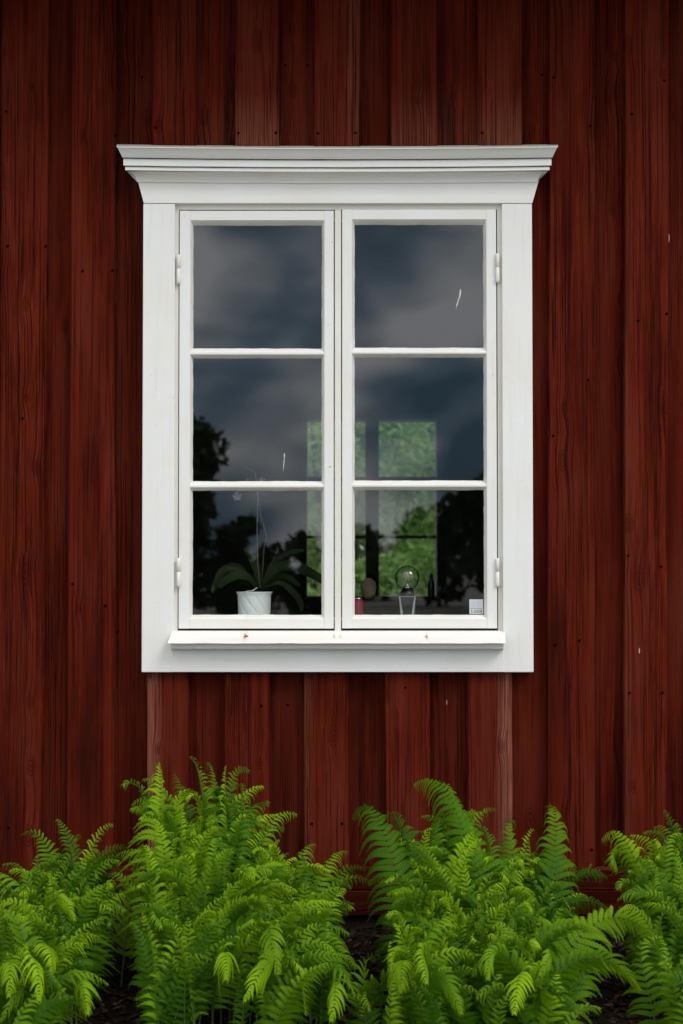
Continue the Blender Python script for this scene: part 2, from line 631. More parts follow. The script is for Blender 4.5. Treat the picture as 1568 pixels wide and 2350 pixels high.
def mulch():
    m, t, out = new_mat('bark_chips')
    p = N(t, 'ShaderNodeBsdfPrincipled')
    g = N(t, 'ShaderNodeNewGeometry')
    c = ramp(t, g.outputs['Random Per Island'], [(0.0, (0.005, 0.003, 0.002)), (0.55, (0.015, 0.008, 0.005)), (0.85, (0.038, 0.014, 0.009)), (1.0, (0.07, 0.042, 0.03))])
    t.links.new(c, p.inputs['Base Color'])
    p.inputs['Roughness'].default_value = 0.9
    p.inputs['Specular IOR Level'].default_value = 0.15
    t.links.new(p.outputs[0], out.inputs[0])
    n = 16000
    V = np.zeros((n, 5, 3))
    F_ = np.zeros((n, 4, 3), dtype=int)
    for i in range(n):
        x = random.uniform(-1.5, 1.5)
        y = -0.03 - 1.45 * random.random()
        z = ground_height(x, y) + random.uniform(-0.002, 0.012)
        a = random.uniform(0, math.tau)
        L = random.uniform(0.006, 0.020)
        w = L * random.uniform(0.3, 0.8)
        ux = Vector((math.cos(a), math.sin(a), random.uniform(-0.6, 0.6))).normalized()
        uy = ux.cross(Vector((random.uniform(-.5, .5), random.uniform(-.5, .5), 1))).normalized()
        up = ux.cross(uy)
        if up.z < 0:
            up = -up
        c0 = Vector((x, y, z))
        V[i] = [c0 - ux * L, c0 - uy * w, c0 + ux * L * random.uniform(.6, 1), c0 + uy * w * random.uniform(.6, 1), c0 + up * w * 0.5]
        b = i * 5
        F_[i] = [(b, b + 1, b + 4), (b + 1, b + 2, b + 4), (b + 2, b + 3, b + 4), (b + 3, b, b + 4)]
    me = mesh_np(V.reshape(-1, 3), F_.reshape(-1, 3), 3)
    return tag(link('bark_mulch', me, m), 'dark brown bark mulch covering the bed along the foot of the wall', 'mulch', kind='stuff')


mulch()

# ------------------------------------------------------------------ the house
house = empty('red_house', (0, 0, 0), 'dark red timber house of upright overlapping boards behind the ferns', 'house')
OPX0, OPX1 = X(398, 0), X(1152, 0)
OPZ0, OPZ1 = Z(1460, 0), Z(472, 0)
WT = 0.17                                    # front wall: sheathing between y = 0.025 and WT
HX, HZ = 3.4, Z(-120, 0)
BACK = 4.2


def ring_wall(name, y0, y1, x0, x1, z0, z1, ox0, ox1, oz0, oz1, mat, parent):
    vs, fs = [], []

    def b(a0, a1, c0, c1):
        n = len(vs)
        vs.extend([(x, y, z) for x in (a0, a1) for y in (y0, y1) for z in (c0, c1)])
        fs.extend([tuple(k + n for k in f) for f in BOX_F])
    b(x0, ox0, z0, z1)
    b(ox1, x1, z0, z1)
    b(ox0, ox1, z0, oz0)
    b(ox0, ox1, oz1, z1)
    return link(name, mesh_from(vs, fs), mat, parent)


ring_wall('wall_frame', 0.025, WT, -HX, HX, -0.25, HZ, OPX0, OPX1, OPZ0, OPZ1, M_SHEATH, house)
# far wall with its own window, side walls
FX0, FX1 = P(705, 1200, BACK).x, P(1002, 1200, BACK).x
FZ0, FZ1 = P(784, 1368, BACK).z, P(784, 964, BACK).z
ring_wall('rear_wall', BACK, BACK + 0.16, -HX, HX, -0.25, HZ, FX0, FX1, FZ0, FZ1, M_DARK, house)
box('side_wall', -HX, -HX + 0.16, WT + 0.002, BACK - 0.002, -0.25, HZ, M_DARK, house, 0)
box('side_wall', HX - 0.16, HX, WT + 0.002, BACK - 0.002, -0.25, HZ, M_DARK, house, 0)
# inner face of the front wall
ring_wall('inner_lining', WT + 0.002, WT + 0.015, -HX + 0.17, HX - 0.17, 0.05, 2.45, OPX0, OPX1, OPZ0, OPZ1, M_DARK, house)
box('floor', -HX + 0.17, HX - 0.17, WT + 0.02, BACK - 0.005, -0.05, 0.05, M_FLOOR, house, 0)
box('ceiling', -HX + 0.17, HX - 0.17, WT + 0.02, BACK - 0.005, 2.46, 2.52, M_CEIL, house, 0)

# roof with an overhanging eave above the picture
ze = HZ - 0.05
vs = []
prof = [(-0.50, ze - 0.02), (-0.50, ze + 0.10), (BACK / 2, ze + 1.5), (BACK + 0.6, ze + 0.10), (BACK + 0.6, ze - 0.02)]
n = len(prof)
for x in (-HX - 0.4, HX + 0.4):
    vs += [(x, a, b) for a, b in prof]
fs = [tuple(range(n)), tuple(reversed(range(n, 2 * n)))] + [(i, i + n, (i + 1) % n + n, (i + 1) % n) for i in range(n)]
roof = link('roof', mesh_from(vs, fs), M_TAR, house)
for i in range(7):
    y0 = -0.49 + i * 0.068
    bo = box('soffit_board', -HX - 0.35, HX + 0.35, y0, y0 + 0.062, ze - 0.045, ze - 0.023, M_RED, roof, 0)
    bo['tone'] = 0.9


def plank(xl_t, xr_t, xl_b, xr_b, zt, zb, y_front, thick, tone=1.0, foot=0.0, left=0.0, right=0.0, parent=house, seed=None, cup=0.0012):
    """one sawn board with worn edges; x given at top and bottom"""
    seed = random.random() * 100 if seed is None else seed
    H = zt - zb
    nz = max(4, int(H / 0.09))
    prof = [(0.0, 1.0), (0.0, 0.18), (0.012, 0.05), (0.035, 0.0), (0.25, 0.0), (0.5, 0.0), (0.75, 0.0), (0.965, 0.0), (0.988, 0.05), (1.0, 0.18), (1.0, 1.0)]
    vs, fs = [], []
    k = len(prof)
    for j in range(nz + 1):
        z = zb + H * j / nz
        t = j / nz
        xl = xl_b + (xl_t - xl_b) * t + 0.0016 * mnoise.noise(Vector((seed, z * 3.1, 0.0))) + 0.0009 * mnoise.noise(Vector((seed, z * 19, 4.0)))
        xr = xr_b + (xr_t - xr_b) * t + 0.0016 * mnoise.noise(Vector((seed + 9, z * 3.1, 0.0))) + 0.0009 * mnoise.noise(Vector((seed, z * 19, 8.0)))
        lean = 0.0015 * mnoise.noise(Vector((seed + 3, z * 0.9, 0.0)))
        for (u, d) in prof:
            yy = y_front + lean + d * thick - (cup * (1 - (2 * u - 1) ** 2) if d < 0.5 else 0)
            vs.append((xl + (xr - xl) * u, yy, z))
    for j in range(nz):
        for i in range(k - 1):
            a = j * k + i
            fs.append((a, a + 1, a + k + 1, a + k))
        fs.append((j * k + k - 1, j * k, (j + 1) * k, (j + 1) * k + k - 1))
    fs.append(tuple(reversed(range(k))))
    fs.append(tuple(range(nz * k, nz * k + k)))
    me = mesh_from(vs, fs, 'plank')
    o = link('plank', me, M_RED, parent, loc=((xl_b + xr_b) / 2, y_front, zb))
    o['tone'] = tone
    o['worn_foot'] = foot
    o['worn_left'] = left
    o['worn_right'] = right
    return o


YP, YR = -0.032, 0.0            # faces of proud and recessed boards
ZT = ze - 0.05
ZFOOT_P, ZFOOT_R = Z(1992, YP), Z(1986, YR)


def xs(pt, pb, y, yt, yb):
    return P(pt, yt, y).x, P(pb, yb, y).x


def add_board(lt, rt, lb, rb, kind, pyt, pyb, **kw):
    """pixel edges measured at heights pyt (top of measured part) and pyb; board spans the given z range"""
    zt, zb = kw.pop('zt'), kw.pop('zb')
    y = YP if kind == 'P' else YR
    if kind == 'R':
        lt, rt, lb, rb = lt - 16, rt + 16, lb - 16, rb + 16
    a0, a1 = P(lt, pyt, y), P(lb, pyb, y)
    b0, b1 = P(rt, pyt, y), P(rb, pyb, y)

    def ex(p0, p1, z):
        return p0.x + (p1.x - p0.x) * (z - p0.z) / (p1.z - p0.z)
    th = 0.030 if kind == 'P' else 0.022
    return plank(ex(a0, a1, zt), ex(b0, b1, zt), ex(a0, a1, zb), ex(b0, b1, zb), zt, zb, y, th, **kw)


full = [  # left top, right top (py 0), left bottom, right bottom (py 1980); R tones darker to paint recess shade
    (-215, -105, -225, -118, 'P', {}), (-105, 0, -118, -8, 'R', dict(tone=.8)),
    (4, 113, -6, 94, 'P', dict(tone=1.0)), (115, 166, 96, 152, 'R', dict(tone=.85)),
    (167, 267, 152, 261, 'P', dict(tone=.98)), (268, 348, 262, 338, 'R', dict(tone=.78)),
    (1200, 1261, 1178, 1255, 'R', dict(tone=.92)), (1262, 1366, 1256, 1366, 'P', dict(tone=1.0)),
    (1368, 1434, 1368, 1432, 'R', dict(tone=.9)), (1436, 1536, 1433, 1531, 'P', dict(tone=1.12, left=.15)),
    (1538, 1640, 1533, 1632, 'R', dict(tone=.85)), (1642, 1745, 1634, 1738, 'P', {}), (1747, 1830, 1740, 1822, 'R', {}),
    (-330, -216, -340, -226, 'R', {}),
]
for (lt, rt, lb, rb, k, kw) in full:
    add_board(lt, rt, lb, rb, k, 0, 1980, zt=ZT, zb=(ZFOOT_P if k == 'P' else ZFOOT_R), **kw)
upper = [
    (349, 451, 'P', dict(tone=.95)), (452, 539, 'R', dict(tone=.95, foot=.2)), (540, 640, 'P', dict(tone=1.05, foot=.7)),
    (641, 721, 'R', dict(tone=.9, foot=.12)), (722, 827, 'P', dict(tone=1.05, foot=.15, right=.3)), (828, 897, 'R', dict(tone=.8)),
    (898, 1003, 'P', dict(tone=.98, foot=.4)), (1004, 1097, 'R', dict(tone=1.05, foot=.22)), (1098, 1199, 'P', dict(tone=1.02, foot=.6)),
]
for (l, r, k, kw) in upper:
    add_board(l, r, l, r, k, 0, 340, zt=ZT, zb=Z(372, 0), **kw)
lower = [  # recessed boards given lower tones to paint in the shade of depth
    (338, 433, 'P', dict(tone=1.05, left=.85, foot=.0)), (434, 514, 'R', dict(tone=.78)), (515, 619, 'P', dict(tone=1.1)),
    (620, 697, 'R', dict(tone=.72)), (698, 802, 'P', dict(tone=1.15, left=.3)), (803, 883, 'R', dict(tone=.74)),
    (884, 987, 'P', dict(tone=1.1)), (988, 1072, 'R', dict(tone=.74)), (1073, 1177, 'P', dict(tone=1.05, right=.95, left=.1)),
]
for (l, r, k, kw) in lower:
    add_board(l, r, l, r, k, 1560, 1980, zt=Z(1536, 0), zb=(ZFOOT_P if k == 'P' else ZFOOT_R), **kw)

# horizontal sill timbers under the boards


def timber(z0, z1, y_front, thick, tone, x0=-2.2, x1=2.2):
    H = x1 - x0
    nz = 44
    seed = random.random() * 50
    vs, fs = [], []
    prof = [(0.0, 1.0), (0.0, 0.08), (0.04, 0.0), (0.35, 0.0), (0.65, 0.0), (0.96, 0.0), (1.0, 0.08), (1.0, 1.0)]
    k = len(prof)
    for j in range(nz + 1):
        L = H * j / nz
        for (u, d) in prof:
            dy = 0.003 * mnoise.noise(Vector((L * 3, u * 2, seed)))
            dx = 0.003 * mnoise.noise(Vector((L * 4, seed, u * 3))) if u in (0.0, 1.0) else 0
            vs.append(((z1 - z0) * (u - 0.5) + dx, d * thick + dy, L))
    for j in range(nz):
        for i in range(k - 1):
            a = j * k + i
            fs.append((a, a + 1, a + k + 1, a + k))
        fs.append((j * k + k - 1, j * k, (j + 1) * k, (j + 1) * k + k - 1))
    fs.append(tuple(reversed(range(k))))
    fs.append(tuple(range(nz * k, nz * k + k)))
    me = mesh_from(vs, fs)
    o = bpy.data.objects.new('sill_beam', me)
    me.materials.append(M_RED)
    COL.objects.link(o)
    o.parent = house
    # local z runs along world x; local x runs down
    o.rotation_euler = (0, math.pi / 2, 0)
    o.location = (x0, y_front, (z0 + z1) / 2)
    o['tone'] = tone
    o['worn_foot'] = 0.0
    return o


yb = -0.062
timber(Z(2043, yb), Z(1996, yb), yb, 0.085, 0.62)
timber(Z(2102, yb), Z(2044, yb), yb - 0.004, 0.09, 0.5)
M_STONE = plain('foundation_stone', (0.07, 0.035, 0.028), 0.9, 0.4, 14, 0.006)
rx = -2.3
while rx < 2.3:
    w = random.uniform(0.25, 0.5)
    h = random.uniform(0.0, 0.012)
    o = box('foundation_stone', rx, rx + w - 0.012, -0.035 + random.uniform(-.008, .008), 0.02, -0.28, Z(2111, yb) - h, M_STONE, house, 0.012, 3)
    rx += w
# nail heads on the boards
M_NAIL = plain('dark_nail', (0.010, 0.002, 0.0015), 0.9, spec=0.0)


def nail(px, py, y):
    c = P(px, py, y)
    me = lathe([(0.0042, 0.0), (0.0038, 0.0012), (0.001, 0.0018)], 8)
    me.transform(Matrix.Rotation(math.pi / 2, 4, 'X'))
    o = bpy.data.objects.new('nail', me)
    me.materials.append(M_NAIL)
    COL.objects.link(o)
    o.parent = house
    o.location = c + Vector((0, -0.0005, 0))


for (px, py, k) in [(326, 177, 'R'), (14, 256, 'P'), (265, 312, 'P'), (357, 293, 'P'), (547, 305, 'P'), (633, 305, 'P'), (598, 122, 'R'), (655, 150, 'R'), (706, 150, 'R'),
                    (816, 305, 'P'), (730, 306, 'P'), (1107, 305, 'P'), (1244, 172, 'R'), (1271, 178, 'P'), (1355, 289, 'P'), (1450, 262, 'P'), (1525, 185, 'P'),
                    (18, 565, 'P'), (105, 565, 'P'), (190, 622, 'P'), (258, 620, 'P'), (1465, 736, 'P'), (1530, 720, 'P'), (1350, 872, 'P'), (1270, 1000, 'P'),
                    (52, 960, 'P'), (167, 1340, 'P'), (242, 1390, 'P'), (270, 1450, 'R'), (1442, 1275, 'P'), (1518, 1300, 'P'), (1330, 1470, 'P'), (1275, 1480, 'P'),
                    (1445, 1590, 'P'), (1520, 1590, 'P'), (660, 1618, 'P'), (600, 1620, 'P'), (930, 1578, 'P'), (716, 1890, 'P'), (785, 1890, 'P'), (840, 1900, 'R'), (20, 1900, 'P'), (90, 1960, 'P'), (1280, 1960, 'P'), (1358, 1950, 'P')]:
    nail(px, py, (YP if k == 'P' else YR) - 0.001)

# ------------------------------------------------------------------ the window
YC = -0.056                     # face of casing
YS = -0.046                     # face of sashes
YF = -0.040                     # face of frame
YG = -0.026                     # glass
win = empty('casement_window', (X(774), YC, Z(1543, YC)), 'white two-leaf window with six panes, cornice and sill in the red wall', 'window')
CXL, CXR = X(327, YC), X(1223, YC)
CIL, CIR = X(400, YC), X(1153.5, YC)
box('casing', CXL, CIL, YC, -0.001, Z(1543, YC), Z(467.5, YC), M_WV, win, 0.002)
box('casing', CIR, CXR, YC, -0.001, Z(1543, YC), Z(467.5, YC), M_WV, win, 0.002)
box('apron', X(392.5, YC, 1500), X(1156.5, YC, 1500), YC - 0.0015, -0.001, Z(1542.5, YC), Z(1489, YC), M_WH, win, 0.0015)
# frieze board with slanted ends
yf = YC - 0.002
pts = [P(330, 466.5, yf), P(1222, 466.5, yf), P(1237, 414, yf), P(316, 414, yf)]
vs = [(p.x, yf, p.z) for p in pts] + [(p.x, -0.001, p.z) for p in pts]
fs = [(0, 1, 2, 3), (7, 6, 5, 4), (0, 4, 5, 1), (1, 5, 6, 2), (2, 6, 7, 3), (3, 7, 4, 0)]
bevel(link('frieze_board', mesh_from(vs, fs), M_WH, win, loc=(X(774), yf, pts[0].z)), 0.0015)


def moulding(name, prof, mat, parent, sag=0.0, nseg=24):
    """prof: list of (y, py, pxl, pxr); extruded along x, returned at its ends"""
    cols = []
    for i in range(nseg + 1):
        u = i / nseg
        col = []
        for (y, py, pl, pr) in prof:
            p0, p1 = P(pl, py, y), P(pr, py, y)
            x = p0.x + (p1.x - p0.x) * u
            z = p0.z - sag * (1 - (2 * u - 1) ** 2) + 0.0006 * mnoise.noise(Vector((u * 14, y * 80, py * .1)))
            col.append((x, y, z))
        cols.append(col)
    k = len(prof)
    vs = [v for c in cols for v in c]
    fs = []
    for i in range(nseg):
        for j in range(k):
            a, b = i * k + j, i * k + (j + 1) % k
            fs.append((a, a + k, b + k, b))
    fs.append(tuple(range(k)))
    fs.append(tuple(reversed(range(nseg * k, nseg * k + k))))
    me = mesh_from(vs, fs)
    cx = sum(v[0] for v in vs) / len(vs)
    return link(name, me, mat, parent, loc=(cx, prof[0][0], min(v[2] for v in vs)))


YB = -0.001


def sym(px):
    return 1549.0 - px


corn = empty('cornice', Vector((0, YC, Z(420, YC))) - win.location, parent=win)
SAG = 0.005
moulding('crown', [(YB, 361, 282, sym(282)), (-0.112, 361.5, 281, sym(281)), (-0.117, 356, 279, sym(279)), (-0.124, 347, 274, sym(274)), (-0.130, 340, 270.5, sym(270.5)), (-0.131, 338.4, 270, sym(270)), (YB, 334, 270, sym(270))], M_WH, corn, SAG)
moulding('drip_strip', [(-0.1315, 338.2, 269, sym(269)), (-0.135, 338.2, 268, sym(268)), (-0.135, 336.2, 268, sym(268)), (YB, 331, 268, sym(268))], M_WC, corn, SAG)
moulding('fillet', [(YB, 380.5, 285, sym(285)), (-0.104, 380.5, 284, sym(284)), (-0.106, 379, 283.2, sym(283.2)), (-0.106, 366, 283.2, sym(283.2)), (-0.103, 363.5, 284, sym(284)), (YB, 363.5, 285, sym(285))], M_WH, corn, SAG)
moulding('lower_fillet', [(YB, 391, 289, sym(289)), (-0.099, 391, 288.2, sym(288.2)), (-0.1, 390, 287.5, sym(287.5)), (-0.1, 384, 287.5, sym(287.5)), (-0.098, 382.3, 288, sym(288)), (YB, 382.3, 289, sym(289))], M_WH, corn, SAG)
cv = []
for i in range(9):
    a = i / 8
    # hollow profile sweeping from the frieze out to the fillets
    yy = -0.063 - 0.033 * (1 - math.cos(a * math.pi / 2)) ** 0.8
    py = 417.5 - 25.0 * math.sin(a * math.pi / 2)
    pl = 315 - 24 * (1 - math.cos(a * math.pi / 2)) ** 0.8
    cv.append((yy, py, pl, sym(pl)))
moulding('cove', [(YB, 417.5, 316, sym(316))] + cv + [(YB, 392.5, 291, sym(291))], M_WH, corn, SAG * 0.7)

# frame (set back) : jambs, head, mullion, inner rail
box('jamb', X(397, YF), X(409.5, YF), YF, 0.14, Z(1452, YF), Z(466, YF), M_WC, win, 0.001)
box('jamb', X(1142.5, YF), X(1157, YF), YF, 0.14, Z(1452, YF), Z(466, YF), M_WC, win, 0.001)
box('head_rail', X(409.6, YF), X(1142.4, YF), YF, 0.14, Z(481.5, YF), Z(462, YF), M_WC, win, 0.001)
box('mullion', X(768.3, YF), X(783.2, YF), YF - 0.003, 0.03, Z(1452, YF), Z(481.7, YF), M_WC, win, 0.002)
box('bottom_rail', X(409.6, YF), X(1142.4, YF), YF + 0.02, 0.14, Z(1475, YF), Z(1449, YF + .02), M_WC, win, 0.001)
# dark rebate behind the gaps
box('rebate', X(409.7, YF), X(768, YF), -0.004, 0.004, Z(1449, YF), Z(1432, YF), M_FRAMEDK, win, 0)
box('rebate', X(783.5, YF), X(1142.3, YF), -0.004, 0.004, Z(1449, YF), Z(1432, YF), M_FRAMEDK, win, 0)

# sloping sill sheet
zb_ = Z(1447.5, YS)
yfr = -0.108
zf_ = Z(1474.5, yfr)
NS = 60
vs, fs = [], []
for i in range(NS + 1):
    u = i / NS
    xb = X(397, YS) * (1 - u) + X(1157, YS) * u
    xf = X(385, yfr, 1475) * (1 - u) + X(1161.5, yfr, 1475) * u
    w = 0.0011 * mnoise.noise(Vector((u * 13, 2.0, 0))) + 0.0004 * mnoise.noise(Vector((u * 50, 5.0, 0)))
    vs += [(xb, YS + 0.02, zb_ + 0.001), (xb, YS - 0.001, zb_ - 0.001), (xb * 0.5 + xf * 0.5, (YS + yfr) / 2, (zb_ + zf_) / 2 + w * 0.5 - 0.001),
           (xf, yfr, zf_ + w), (xf, yfr - 0.001, zf_ - 0.0028 + w), (xf, yfr + 0.004, zf_ - 0.0035 + w), (xb, YS + 0.02, zb_ - 0.006)]
k = 7
for i in range(NS):
    for j in range(k):
        a, b = i * k + j, i * k + (j + 1) % k
        fs.append((a, a + k, b + k, b))
fs.append(tuple(range(k)))
fs.append(tuple(reversed(range(NS * k, NS * k + k))))
link('sill', mesh_from(vs, fs), M_SILL, win, loc=(X(773), yfr, zf_))
ym = -0.088
moulding('sill_moulding', [(YB, 1476, 392.5, 1155.5), (YB, 1490.5, 392.5, 1155.5), (ym + 0.004, 1490.5, 392.5, 1155.5), (ym, 1488.5, 392, 1156), (ym - .004, 1477.5, 392, 1156)], M_WH, win, 0)
# short stop bead lying on the sill beside each nail
for (a, b) in ((570, 765), (787, 975)):
    yy = YS - 0.028
    me = tube([P(a, 1461.5, yy), P((a + b) / 2, 1462, yy), P(b, 1461.5, yy)], 0.0011, 6)
    link('bead', me, M_SILL, win)
for a in (567, 975, 767, 781):
    c = P(a, 1461.5, YS - 0.028)
    me = lathe([(0.0035, 0), (0.0036, 0.002), (0.002, 0.004)], 10, c)
    link('sill_nail', me, M_SILL if a != 567 else plain('rusty_nail', (0.2, 0.07, 0.03), 0.9), win)

# sashes
M_PUTTY = white_paint('putty_paint', (60, 60, 60), col=(0.78, 0.775, 0.745), warm=(0.74, 0.72, 0.66))


def putty_ring(parent, o, i, yo, yi):
    """bevel of putty round one pane; o, i = (x0,x1,z0,z1) outer (at sash face) and inner (at glass)"""
    n = 26
    side_pts_o, side_pts_i = [], []

    def seg(a, b, fixed, axis):
        for k in range(n):
            t = k / n
            v = a + (b - a) * t
            yield (v, fixed) if axis == 'x' else (fixed, v)
    O = list(seg(o[0], o[1], o[2], 'x')) + list(seg(o[2], o[3], o[1], 'z')) + list(seg(o[1], o[0], o[3], 'x')) + list(seg(o[3], o[2], o[0], 'z'))
    I = list(seg(i[0], i[1], i[2], 'x')) + list(seg(i[2], i[3], i[1], 'z')) + list(seg(i[1], i[0], i[3], 'x')) + list(seg(i[3], i[2], i[0], 'z'))
    cx, cz = (i[0] + i[1]) / 2, (i[2] + i[3]) / 2
    vs, fs = [], []
    m = len(O)
    sd_ = random.random() * 40
    for j in range(m):
        side = j // n
        w = 0.0011 * mnoise.noise(Vector((j * 0.33, sd_, 0))) + 0.0007 * mnoise.noise(Vector((j * 1.3, sd_, 3)))
        if j % n in (0,):
            w = 0
        xi, zi = I[j]
        if side == 0:
            zi += w
        elif side == 1:
            xi -= w
        elif side == 2:
            zi -= w
        else:
            xi += w
        vs.append((O[j][0], yo, O[j][1]))
        vs.append(((O[j][0] + xi) / 2, (yo + yi) / 2 - 0.0012, (O[j][1] + zi) / 2))
        vs.append((xi, yi, zi))
        vs.append((O[j][0], yi + 0.002, O[j][1]))
    for j in range(m):
        a, b = j * 4, ((j + 1) % m) * 4
        for c in range(4):
            d = (c + 1) % 4
            fs.append((a + c, b + c, b + d, a + d))
    link('putty', mesh_from(vs, fs), M_PUTTY, parent, loc=(cx, yo, i[2]))


def sash(fx0, fx1, ox0, ox1, gx0, gx1, rows, top, bot, hinge_px, hinge_rows):
    """px coordinates: frame, bevel outer, glass; rows = [(bevel_top, glass_top, glass_bottom, bevel_bottom)]"""
    y = YS
    X0, X1 = X(fx0, y), X(fx1, y)
    s = empty('sash', Vector(((X0 + X1) / 2, y, Z(bot, y))) - win.location, parent=win)
    A0, A1 = X(ox0, y), X(ox1, y)
    yb2 = 0.0
    box('stile', X0, A0, y, yb2, Z(bot, y), Z(top, y), M_WV, s, 0.0018, 3)
    box('stile', A1, X1, y, yb2, Z(bot, y), Z(top, y), M_WV, s, 0.0018, 3)
    box('rail', A0 + 1e-5, A1 - 1e-5, y + 0.0004, yb2, Z(rows[0][0], y), Z(top, y) - 0.0004, M_WH, s, 0.0008)
    box('rail', A0 + 1e-5, A1 - 1e-5, y + 0.0004, yb2, Z(bot, y) + 0.0004, Z(rows[-1][3], y), M_WH, s, 0.0008)
    for a, b in zip(rows[:-1], rows[1:]):
        box('muntin', A0 + 1e-5, A1 - 1e-5, y + 0.0006, yb2, Z(b[0], y), Z(a[3], y), M_WH, s, 0.0006)
    G0, G1 = X(gx0, YG), X(gx1, YG)
    for (bt, gt, gb, bb) in rows:
        putty_ring(s, (A0, A1, Z(bb, y), Z(bt, y)), (G0, G1, Z(gb, YG), Z(gt, YG)), y + 0.001, YG)
        g = box('pane', A0 + 0.0005, A1 - 0.0005, YG + 0.0006, YG + 0.0036, Z(bb, y) + 0.0005, Z(bt, y) - 0.0005, M_GLASS, s, 0)
        tx_, tz_ = random.uniform(-.0007, .0007), random.uniform(-.0007, .0007)
        for v in g.data.vertices:          # old panes never sit quite parallel
            v.co.y += tx_ * (1 if v.co.x > 0 else -1) + tz_ * (1 if v.co.z > 0.1 else -1)
    for (h0, h1) in hinge_rows:
        yh = y - 0.004
        c0, c1 = P(hinge_px, h0, yh), P(hinge_px, h1, yh)
        L = c0.z - c1.z
        r = 0.0062
        prof_ = [(r * .35, -0.006), (r * 0.8, -0.003), (r * .95, 0), (r, 0.001), (r, L * .5 - 0.001), (r * .82, L * .5 - .0004), (r * .82, L * .5 + .0004), (r, L * .5 + 0.001), (r, L - .002), (r * .7, L)]
        h = link('hinge', lathe(prof_, 16, (c1.x, yh, c1.z)), M_WC, s, loc=(c1.x, yh, c1.z))
        sg = 1 if hinge_px > 784 else -1
        xa, xb_ = sorted((c1.x + sg * 0.002, c1.x + sg * 0.017))
        box('hinge_leaf', xa, xb_, y - 0.002 + 0.006, y + 0.012, c1.z - .004, c0.z - L * .12, M_WC, s, 0.001)
    return s


sl = sash(411, 766, 436.2, 744, 443.2, 738.5,
          [(505.5, 518, 800, 808.5), (813.5, 823, 1104.5, 1114), (1118.5, 1126.5, 1411, 1420.5)], 483.5, 1443, 410, [(585, 648), (1281, 1344)])
sr = sash(785.3, 1140.2, 808.2, 1117, 814.3, 1110,
          [(503.5, 516.5, 798, 807), (811.5, 821, 1103, 1112.5), (1117, 1125, 1411, 1420.5)], 480.7, 1442.5, 1142, [(582, 645), (1281, 1343)])

# LARM sticker on the lower right pane
M_STK = plain('sticker_paper', (0.52, 0.54, 0.56), 0.5, 0.03)
M_INK = plain('sticker_ink', (0.04, 0.045, 0.06), 0.6)
M_FAINT = plain('faded_print', (0.44, 0.46, 0.52), 0.6)
ys = YG - 0.0008
sp0, sp1 = P(1077.5, 1409, ys), P(1109.3, 1375.5, ys)
st = box('sticker', sp0.x, sp1.x, ys, ys + 0.0006, sp0.z, sp1.z, M_STK, sr, 0)
st['label'] = 'small pale square alarm sticker reading LARM'


def strokes(quads, name, mat, parent, x0, z0, w, h, y):
    """quads in a unit box: (xa,za,xb,zb,thickness)"""
    vs, fs = [], []
    for (xa, za, xb, zb, th) in quads:
        a = Vector((xa * w, 0, za * h))
        b = Vector((xb * w, 0, zb * h))
        d = (b - a).normalized()
        nrm = Vector((-d.z, 0, d.x)) * th * w / 2
        n = len(vs)
        for q in (a - nrm, b - nrm, b + nrm, a + nrm):
            vs.append((x0 + q.x, y, z0 + q.z))
        fs.append((n, n + 1, n + 2, n + 3))
    return vs, fs


def glyph(ch):
    s = 0.10
    T = 0.17
    if ch == 'L':
        return [(.28, 0, .28, 1, T), (.08, .96, .5, .96, s), (.05, .05, .95, .05, s), (.9, 0, .9, .3, s)]
    if ch == 'A':
        return [(.15, 0, .48, 1, s), (.85, 0, .52, 1, T), (.28, .35, .74, .35, s), (-.02, .04, .34, .04, s), (.62, .04, 1.02, .04, s)]
    if ch == 'R':
        return [(.22, 0, .22, 1, T), (.05, .95, .65, .95, s), (.22, .5, .65, .5, s), (.72, .56, .72, .92, T), (.05, .04, .42, .04, s), (.5, .5, .82, .04, T), (.75, .04, 1.0, .04, s)]
    if ch == 'M':
        return [(.15, 0, .15, 1, s), (.15, 1, .5, .2, T), (.5, .2, .85, 1, s), (.85, 0, .85, 1, T), (-.02, .04, .32, .04, s), (.68, .04, 1.04, .04, s)]
    if ch == 'E':
        return [(.22, 0, .22, 1, .25), (.2, .92, .9, .92, .2), (.2, .5, .75, .5, .2), (.2, .08, .9, .08, .2)]
    return []


W, Hh = sp1.x - sp0.x, sp1.z - sp0.z
vs, fs = [], []
layer = 0
for i, ch in enumerate('LARM'):
    for q in glyph(ch):
        v, f = strokes([q], '', None, None, sp0.x + W * (0.11 + i * 0.205), sp0.z + Hh * 0.075, W * 0.17, Hh * 0.20, ys - 0.00012 - 0.00001 * layer)
        layer += 1
        fs += [tuple(a + len(vs) for a in ff) for ff in f]
        vs += v
v, f = strokes([(0.07, 0.365, 0.93, 0.365, 0.022)], '', None, None, sp0.x, sp0.z, W, Hh, ys - 0.00012)
fs += [tuple(a + len(vs) for a in ff) for ff in f]
vs += v
st2 = link('sticker_lettering', mesh_from(vs, fs), M_INK, sr)
vs, fs = [], []
for i, ch in enumerate('RE'):
    for q in glyph(ch):
        v, f = strokes([(q[0], q[1], q[2], q[3], 0.24)], '', None, None, sp0.x + W * (0.2 + i * 0.33), sp0.z + Hh * 0.45, W * 0.26, Hh * 0.42, ys - 0.00012 - 0.00001 * layer)
        layer += 1
        fs += [tuple(a + len(vs) for a in ff) for ff in f]
        vs += v
link('faded_emblem', mesh_from(vs, fs), M_FAINT, sr)

